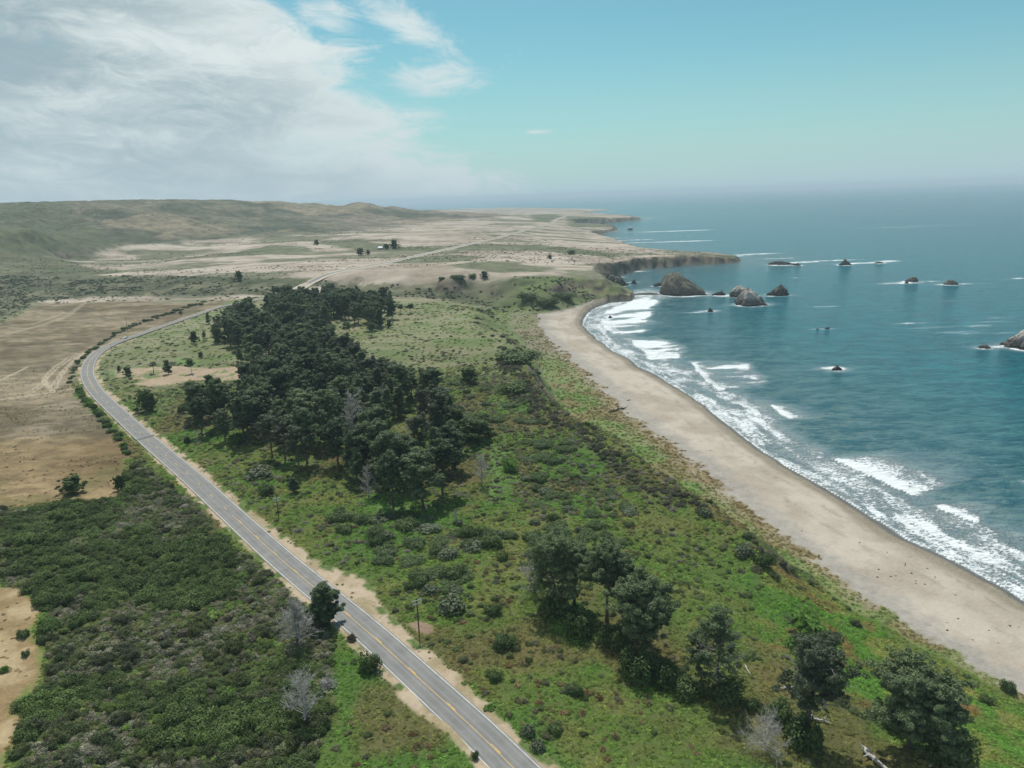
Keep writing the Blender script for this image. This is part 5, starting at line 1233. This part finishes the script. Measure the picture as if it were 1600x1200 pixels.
rock(1527, 1549, 543.5, 538, R_GREY, 'low brown rock left of the big one at the right edge', .5, 22, .7, (.6, .6), 1.2)
rock(1298, 1314, 578, 570.5, R_GREY, 'wave washed brown rock alone in the middle of the bay', .6, 23, .7, (.7, .6), 1.3)
rock(1287, 1297, 514, 511.2, R_DARK, 'awash black rock, right one of two specks in the bay', .6, 24, .6, (.6, .6))
rock(1274, 1281, 515, 513, R_DARK, 'awash black rock, left one of two specks in the bay', .5, 25, .6, (.6, .6))
rock(950, 957, 497, 493, R_DARK, 'small dark rock sticking out of the surf near the beach bend', .5, 26, .8, (.6, .7))
rock(960, 969, 462, 457, R_BROWN, 'small brown boulder on the sand at the far end of the beach', .5, 27, .9, (.4, .5), .8, 'boulder', z0=1.5)
rock(988, 1036, 460, 457.4, R_BROWN, 'low sandy reef joining the near point to the biggest stack', .5, 28, .3, (.4, .4), 1.0, 'reef')
rock(1131, 1142, 401.5, 397.5, R_DARK, 'dark rock just off the tip of the wide headland', .5, 29, .6, (.6, .7))
rock(980, 989, 359, 356, R_DARK, 'small rock off the second headland far away', .5, 30, .6, (.6, .7))
def shore_rock(px, py, w_, h_, label, seed):
    l = hit(px, py, 12); k = px_per_m(l); wd = w_ / k
    d = ray(px, py)
    rock(px - w_ / 2, px + w_ / 2, py, py - h_, R_GREY, label, .5, seed, .8, (.45, .5), 1.0, 'outcrop', z0=l[2])
shore_rock(824, 470, 16, 14, 'grey outcrop on the green slope at the creek mouth', 33)

# ------------------------------------------------------------------ utility poles
M_POLE = bark_mat("creosoted_pole", (.050, .040, .032), (.110, .090, .072))
mm, t_ = new_mat("grey_metal"); finish(t_, C4(.42, .43, .44), .5, spec=.5); M_METAL = mm
mm, t_ = new_mat("white_porcelain"); finish(t_, C4(.78, .78, .76), .25, spec=.5); M_PORC = mm
def box(sx, sy, sz, c=(0, 0, 0), rz=0.0):
    v = np.array([[x, y, z] for x in (-.5, .5) for y in (-.5, .5) for z in (-.5, .5)]) * (sx, sy, sz); cs, sn = math.cos(rz), math.sin(rz)
    v = np.c_[v[:, 0] * cs - v[:, 1] * sn, v[:, 0] * sn + v[:, 1] * cs, v[:, 2]] + np.array(c)
    return v, np.array([[0, 1, 3, 2], [4, 6, 7, 5], [0, 4, 5, 1], [2, 3, 7, 6], [0, 2, 6, 4], [1, 5, 7, 3]])
def pole(px, py, top, label, arm=True, rz=.6, rr=.17):
    l = hit(px, py, 24); k = px_per_m(l); h = (py - top) / k / .985
    t = empty('utility_pole', l, rz, label, 'utility pole')
    A = Acc(); A.add(*tube([(0, 0, -.5), (0, 0, h * .5), (0, 0, h)], [rr, rr * .85, rr * .65], 9)); top_c = A.obj('post', M_POLE, t)
    if arm:
        for dz, L in ((-.35, 2.6), (-1.25, 2.2)):
            B = Acc(); B.add(*box(L, .14, .18, (0, -.17, h + dz))); c = B.obj('crossarm', M_METAL, t, smooth=False)
            for q in (-.46, -.22, .22, .46):
                I = Acc(); I.add(*tube([(q * L, -.17, h + dz + .09), (q * L, -.17, h + dz + .2), (q * L, -.17, h + dz + .34)], [.10, .13, .07], 7)); I.obj('insulator', M_PORC, c)
pole(655, 990, 930, 'tall utility pole with double crossarm and white insulators beside the near road')
pole(436, 810, 775, 'utility pole with crossarm between the road and the front of the grove')
pole(200, 519, 497, 'dark pole on the field side of the far road behind the white car', False)
pole(175, 550, 537, 'short dark pole on the inner side of the bend', False, rr=.14)
pole(296, 527, 512, 'thin pole in the green meadow left of the grove', False, rr=.13)
pole(171, 592, 576, 'thin leaning pole in the scrub left of the sandy strip', False, rr=.11)
pole(229, 641, 629, 'thin pole standing in front of the big round roadside tree', False, rr=.11)

# ------------------------------------------------------------------ car on the bend
mm, t_ = new_mat("white_car_paint"); finish(t_, C4(.78, .79, .80), .3, spec=.5); M_CAR = mm
mm, t_ = new_mat("dark_glass"); finish(t_, C4(.02, .025, .03), .1, spec=.5); M_GLASS = mm
mm, t_ = new_mat("black_rubber"); finish(t_, C4(.02, .02, .02), .8, spec=.2); M_RUB = mm
mm, t_ = new_mat("tail_lamp_red"); finish(t_, C4(.35, .02, .02), .3, spec=.5); M_RED = mm
c0 = np.array(at(199, 527.5, 22.5)); i = int(np.argmin(np.hypot(*(RD[:, :2] - c0).T))); T = RD[i + 2, :2] - RD[i - 2, :2]; T /= np.linalg.norm(T); N = np.array([T[1], -T[0]])
cl = RD[i, :2] - N * 1.8
car = empty('car', (cl[0], cl[1], RD[i, 2] + .02), math.atan2(T[1], T[0]) + math.pi, 'white car driving round the far side of the bend', 'car')
prof = np.array([(-2.2, .35), (-2.25, .75), (-2.05, .98), (-1.55, 1.02), (-1.0, 1.44), (.55, 1.46), (1.25, 1.05), (2.05, .90), (2.25, .68), (2.22, .35)])
def extrude(P, y0, y1, inset=0.0):
    n = len(P); ins_ = np.where(P[:, 1] > 1.1, inset, 0)
    V = np.r_[np.c_[P[:, 0], np.full(n, y0) + ins_, P[:, 1]], np.c_[P[:, 0], np.full(n, y1) - ins_, P[:, 1]]]
    return V, n
V, n = extrude(prof, -.88, .88, .16); bm = bmesh.new(); vs = [bm.verts.new(v) for v in V]
for k in range(n): bm.faces.new([vs[k], vs[(k + 1) % n], vs[n + (k + 1) % n], vs[n + k]])
bm.faces.new(vs[:n][::-1]); bm.faces.new(vs[n:]); bmesh.ops.recalc_face_normals(bm, faces=bm.faces); bmesh.ops.bevel(bm, geom=list(bm.edges), offset=.05, segments=2, affect='EDGES')
me = bpy.data.meshes.new('body'); bm.to_mesh(me); bm.free(); me.materials.append(M_CAR); body = bpy.data.objects.new('body', me); COL.objects.link(body); body.parent = car
for nm, q in (('windscreen', [(.62, -.66, 1.42), (1.22, -.78, 1.10), (1.22, .78, 1.10), (.62, .66, 1.42)]), ('rear_window', [(-1.06, -.66, 1.40), (-1.50, -.76, 1.09), (-1.50, .76, 1.09), (-1.06, .66, 1.40)])):
    A = Acc(); q = np.array(q) + np.array([.04 if nm == 'windscreen' else -.04, 0, .03]); A.add(q, np.array([[0, 1, 2, 3]])); A.obj(nm, M_GLASS, car, smooth=False)
for sgn in (-1, 1):
    A = Acc(); A.add(np.array([(-1.15, sgn * .87, 1.10), (1.0, sgn * .87, 1.10), (.5, sgn * .77, 1.38), (-.95, sgn * .77, 1.38)]), np.array([[0, 1, 2, 3]])); A.obj('side_window', M_GLASS, car, smooth=False)
    A = Acc(); A.add(*box(.06, .4, .16, (-2.27, sgn * .6, .78))); A.obj('tail_light', M_RED, car, smooth=False)
    A = Acc(); A.add(*box(.06, .4, .16, (2.25, sgn * .6, .70))); A.obj('headlight', M_PORC, car, smooth=False)
    for xx in (-1.4, 1.4):
        A = Acc(); A.add(*tube([(xx, sgn * .72, .33), (xx, sgn * .80, .33), (xx, sgn * .93, .33), (xx, sgn * .935, .33)], [.33, .34, .33, .02], 16)); wh = A.obj('wheel', M_RUB, car)
        A = Acc(); A.add(*tube([(xx, sgn * .93, .33), (xx, sgn * .95, .33), (xx, sgn * .952, .33)], [.21, .2, .01], 12)); A.obj('rim', M_METAL, wh)

# ------------------------------------------------------------------ far farm buildings, field gate
mm, t_ = new_mat("white_metal_roof"); finish(t_, C4(.80, .81, .82), .45, spec=.4); M_ROOF = mm
mm, t_ = new_mat("weathered_wall"); finish(t_, C4(.42, .40, .37), .85); M_WALL = mm
mm, t_ = new_mat("dark_opening"); finish(t_, C4(.035, .033, .03), .8); M_DARKO = mm
def shed(px, py, wpx, hpx, dep, label, rz):
    l = hit(px, py, 38); k = px_per_m(l); w_ = wpx / k; h = hpx / k * .6; t = empty('farm_building', l, rz, label, 'building')
    A = Acc(); A.add(*box(w_, dep, h, (0, 0, h / 2 - .1))); wl = A.obj('wall', M_WALL, t, smooth=False)
    rh = h * .75; V = np.array([(-w_ * .54, -dep * .56, h - .25), (w_ * .54, -dep * .56, h - .25), (w_ * .54, 0, h + rh), (-w_ * .54, 0, h + rh), (-w_ * .54, dep * .56, h - .25), (w_ * .54, dep * .56, h - .25)])
    A = Acc(); A.add(np.r_[V, V - np.array([0, 0, .2])], np.array([[0, 1, 2, 3], [3, 2, 5, 4], [7, 6, 9, 8], [8, 9, 10, 11], [0, 6, 7, 1], [4, 5, 11, 10]])); A.obj('roof', M_ROOF, t, smooth=False)
    A = Acc(); A.add(*box(w_ * .3, .12, h * .7, (-w_ * .1, -dep * .5 - .03, h * .35))); A.obj('door', M_DARKO, t, smooth=False)
    for q in (.28, .42):
        A = Acc(); A.add(*box(w_ * .08, .12, h * .25, (w_ * q * .8, -dep * .5 - .03, h * .6))); A.obj('window', M_DARKO, t, smooth=False)
shed(595, 389.5, 7, 4, 7, 'white roofed farm building beside the round trees on the far plain', -.25)
mm, t_ = new_mat("old_timber"); finish(t_, C4(.20, .165, .13), .9); M_TIM = mm
a = np.array(hit(88, 613, 23)); b = np.array(hit(107, 606.5, 23)); ab = b - a; L = np.hypot(*ab[:2]); ang = math.atan2(ab[1], ab[0])
gate = empty('field_gate', tuple(a), ang, 'old timber field gate beside the track at the bend', 'gate')
for q in (0, .5, 1.0):
    A = Acc(); A.add(*tube([(q * L, 0, -.3), (q * L, 0, .8), (q * L, 0, 1.7)], [.16, .15, .14], 7)); A.obj('post', M_TIM, gate)
for z_ in (.4, .8, 1.2, 1.5):
    A = Acc(); A.add(*box(L, .07, .14, (L / 2, -.12, z_))); A.obj('rail', M_TIM, gate, smooth=False)

# ------------------------------------------------------------------ things washed up on the beach
log(1080, 735, 1087, 743, .22, 'white bleached driftwood pole on the upper beach', knots=1, name='driftwood', lift=0, cat='driftwood')
log(1287, 896, 1294, 900, .22, 'pale driftwood log on the pebbles at the back of the near beach', knots=1, name='driftwood', lift=0, cat='driftwood')
log(1336, 932, 1348, 936, .16, 'thin pale driftwood stick lowest on the near pebbles', knots=1, name='driftwood', lift=0, cat='driftwood')
log(914, 605, 918, 600, .3, 'white driftwood trunk on the bare ground behind the middle beach', knots=1, name='driftwood', lift=0, cat='driftwood')
log(952, 645, 978, 638, .75, 'dark pile of drift logs at the edge of the middle beach', M_POLE, 'driftwood', 0, 7, 'driftwood')
log(979, 626, 986, 625, .3, 'short dark drift log on the sand above the dark pile', M_POLE, 'driftwood', 0, 2, 'driftwood')
l = hit(1414, 884, 3); A = Acc(); A.add(*tube([(0, 0, -.2), (.05, 0, .5), (.28, .05, 1.15)], [.12, .11, .07], 7)); A.add(*tube([(.05, 0, .45), (-.25, .1, .75), (-.6, .12, .8)], [.07, .05, .03], 6)); o = A.obj('driftwood', M_POLE); o.location = l; tag(o, 'dark forked driftwood stick standing upright on the near sand', 'driftwood')
K = [(1386,863),(1400,900),(1392,901),(1397,900),(1450,889),(1448,888),(1424,896),(1431,908),(1431,912),(1445,913),(1461,902),(1371,902),(1373,890),(1343,848),(1230,791),(1242,788),(1296,800),(1253,830),(1493,930),(1497,967),(1480,973),(1545,985),(1520,1000),(1578,978),(1592,980),(1160,720),(1189,696),(1130,693),(1095,690),(1110,704),(1060,708),(1052,712),(1560,1005),(1480,985),(1000,620),(985,640)]
src = None; rk = np.random.default_rng(3)
m_k, t_ = new_mat("dried_kelp"); finish(t_, C4(.055, .043, .032), .9)
for px, py in K:
    l = hit(px, py, 3)
    if src is None:
        A = Acc()
        for q in range(16):
            a_ = rk.uniform(0, 6.28); r_ = rk.uniform(.1, .55); e = np.array([math.cos(a_) * r_, math.sin(a_) * r_, rk.uniform(.03, .12)]); A.add(*tube([rk.normal(0, .1, 3) * (1, 1, .2) + (0, 0, .08), e * .6 + (0, 0, .1), e], [.07, .08, .03], 5))
        o = src = A.obj('kelp_clump', m_k); tag(o, 'small dark clump of dried kelp lying on the open sand', 'seaweed', 'kelp clumps strewn over the beach')
    else: o = src.copy(); COL.objects.link(o)
    o.location = l; s_ = rk.uniform(.4, .95); o.scale = (s_ * 1.3, s_ * .8, s_); o.rotation_euler = (0, 0, rk.uniform(0, 6.28))
# ------------------------------------------------------------------ sea air
hb = bmesh.new(); bmesh.ops.create_cube(hb, size=1.0)
hm = bpy.data.meshes.new("haze"); hb.to_mesh(hm); hb.free()
haze = bpy.data.objects.new("haze", hm); COL.objects.link(haze)
haze.scale = (110000, 110000, 200.0); haze.location = (0, 0, -16.0 + 100.0)
m_h = bpy.data.materials.new("sea_air"); m_h.use_nodes = True; h = NT(m_h.node_tree)
pvn = h.n('ShaderNodeVolumePrincipled', {'Color': C4(.74, .90, 1.0), 'Density': HAZE_D, 'Anisotropy': 0.0})
h.n('ShaderNodeOutputMaterial', {1: pvn.outputs[0]})
hm.materials.append(m_h); tag(haze, kind='stuff')
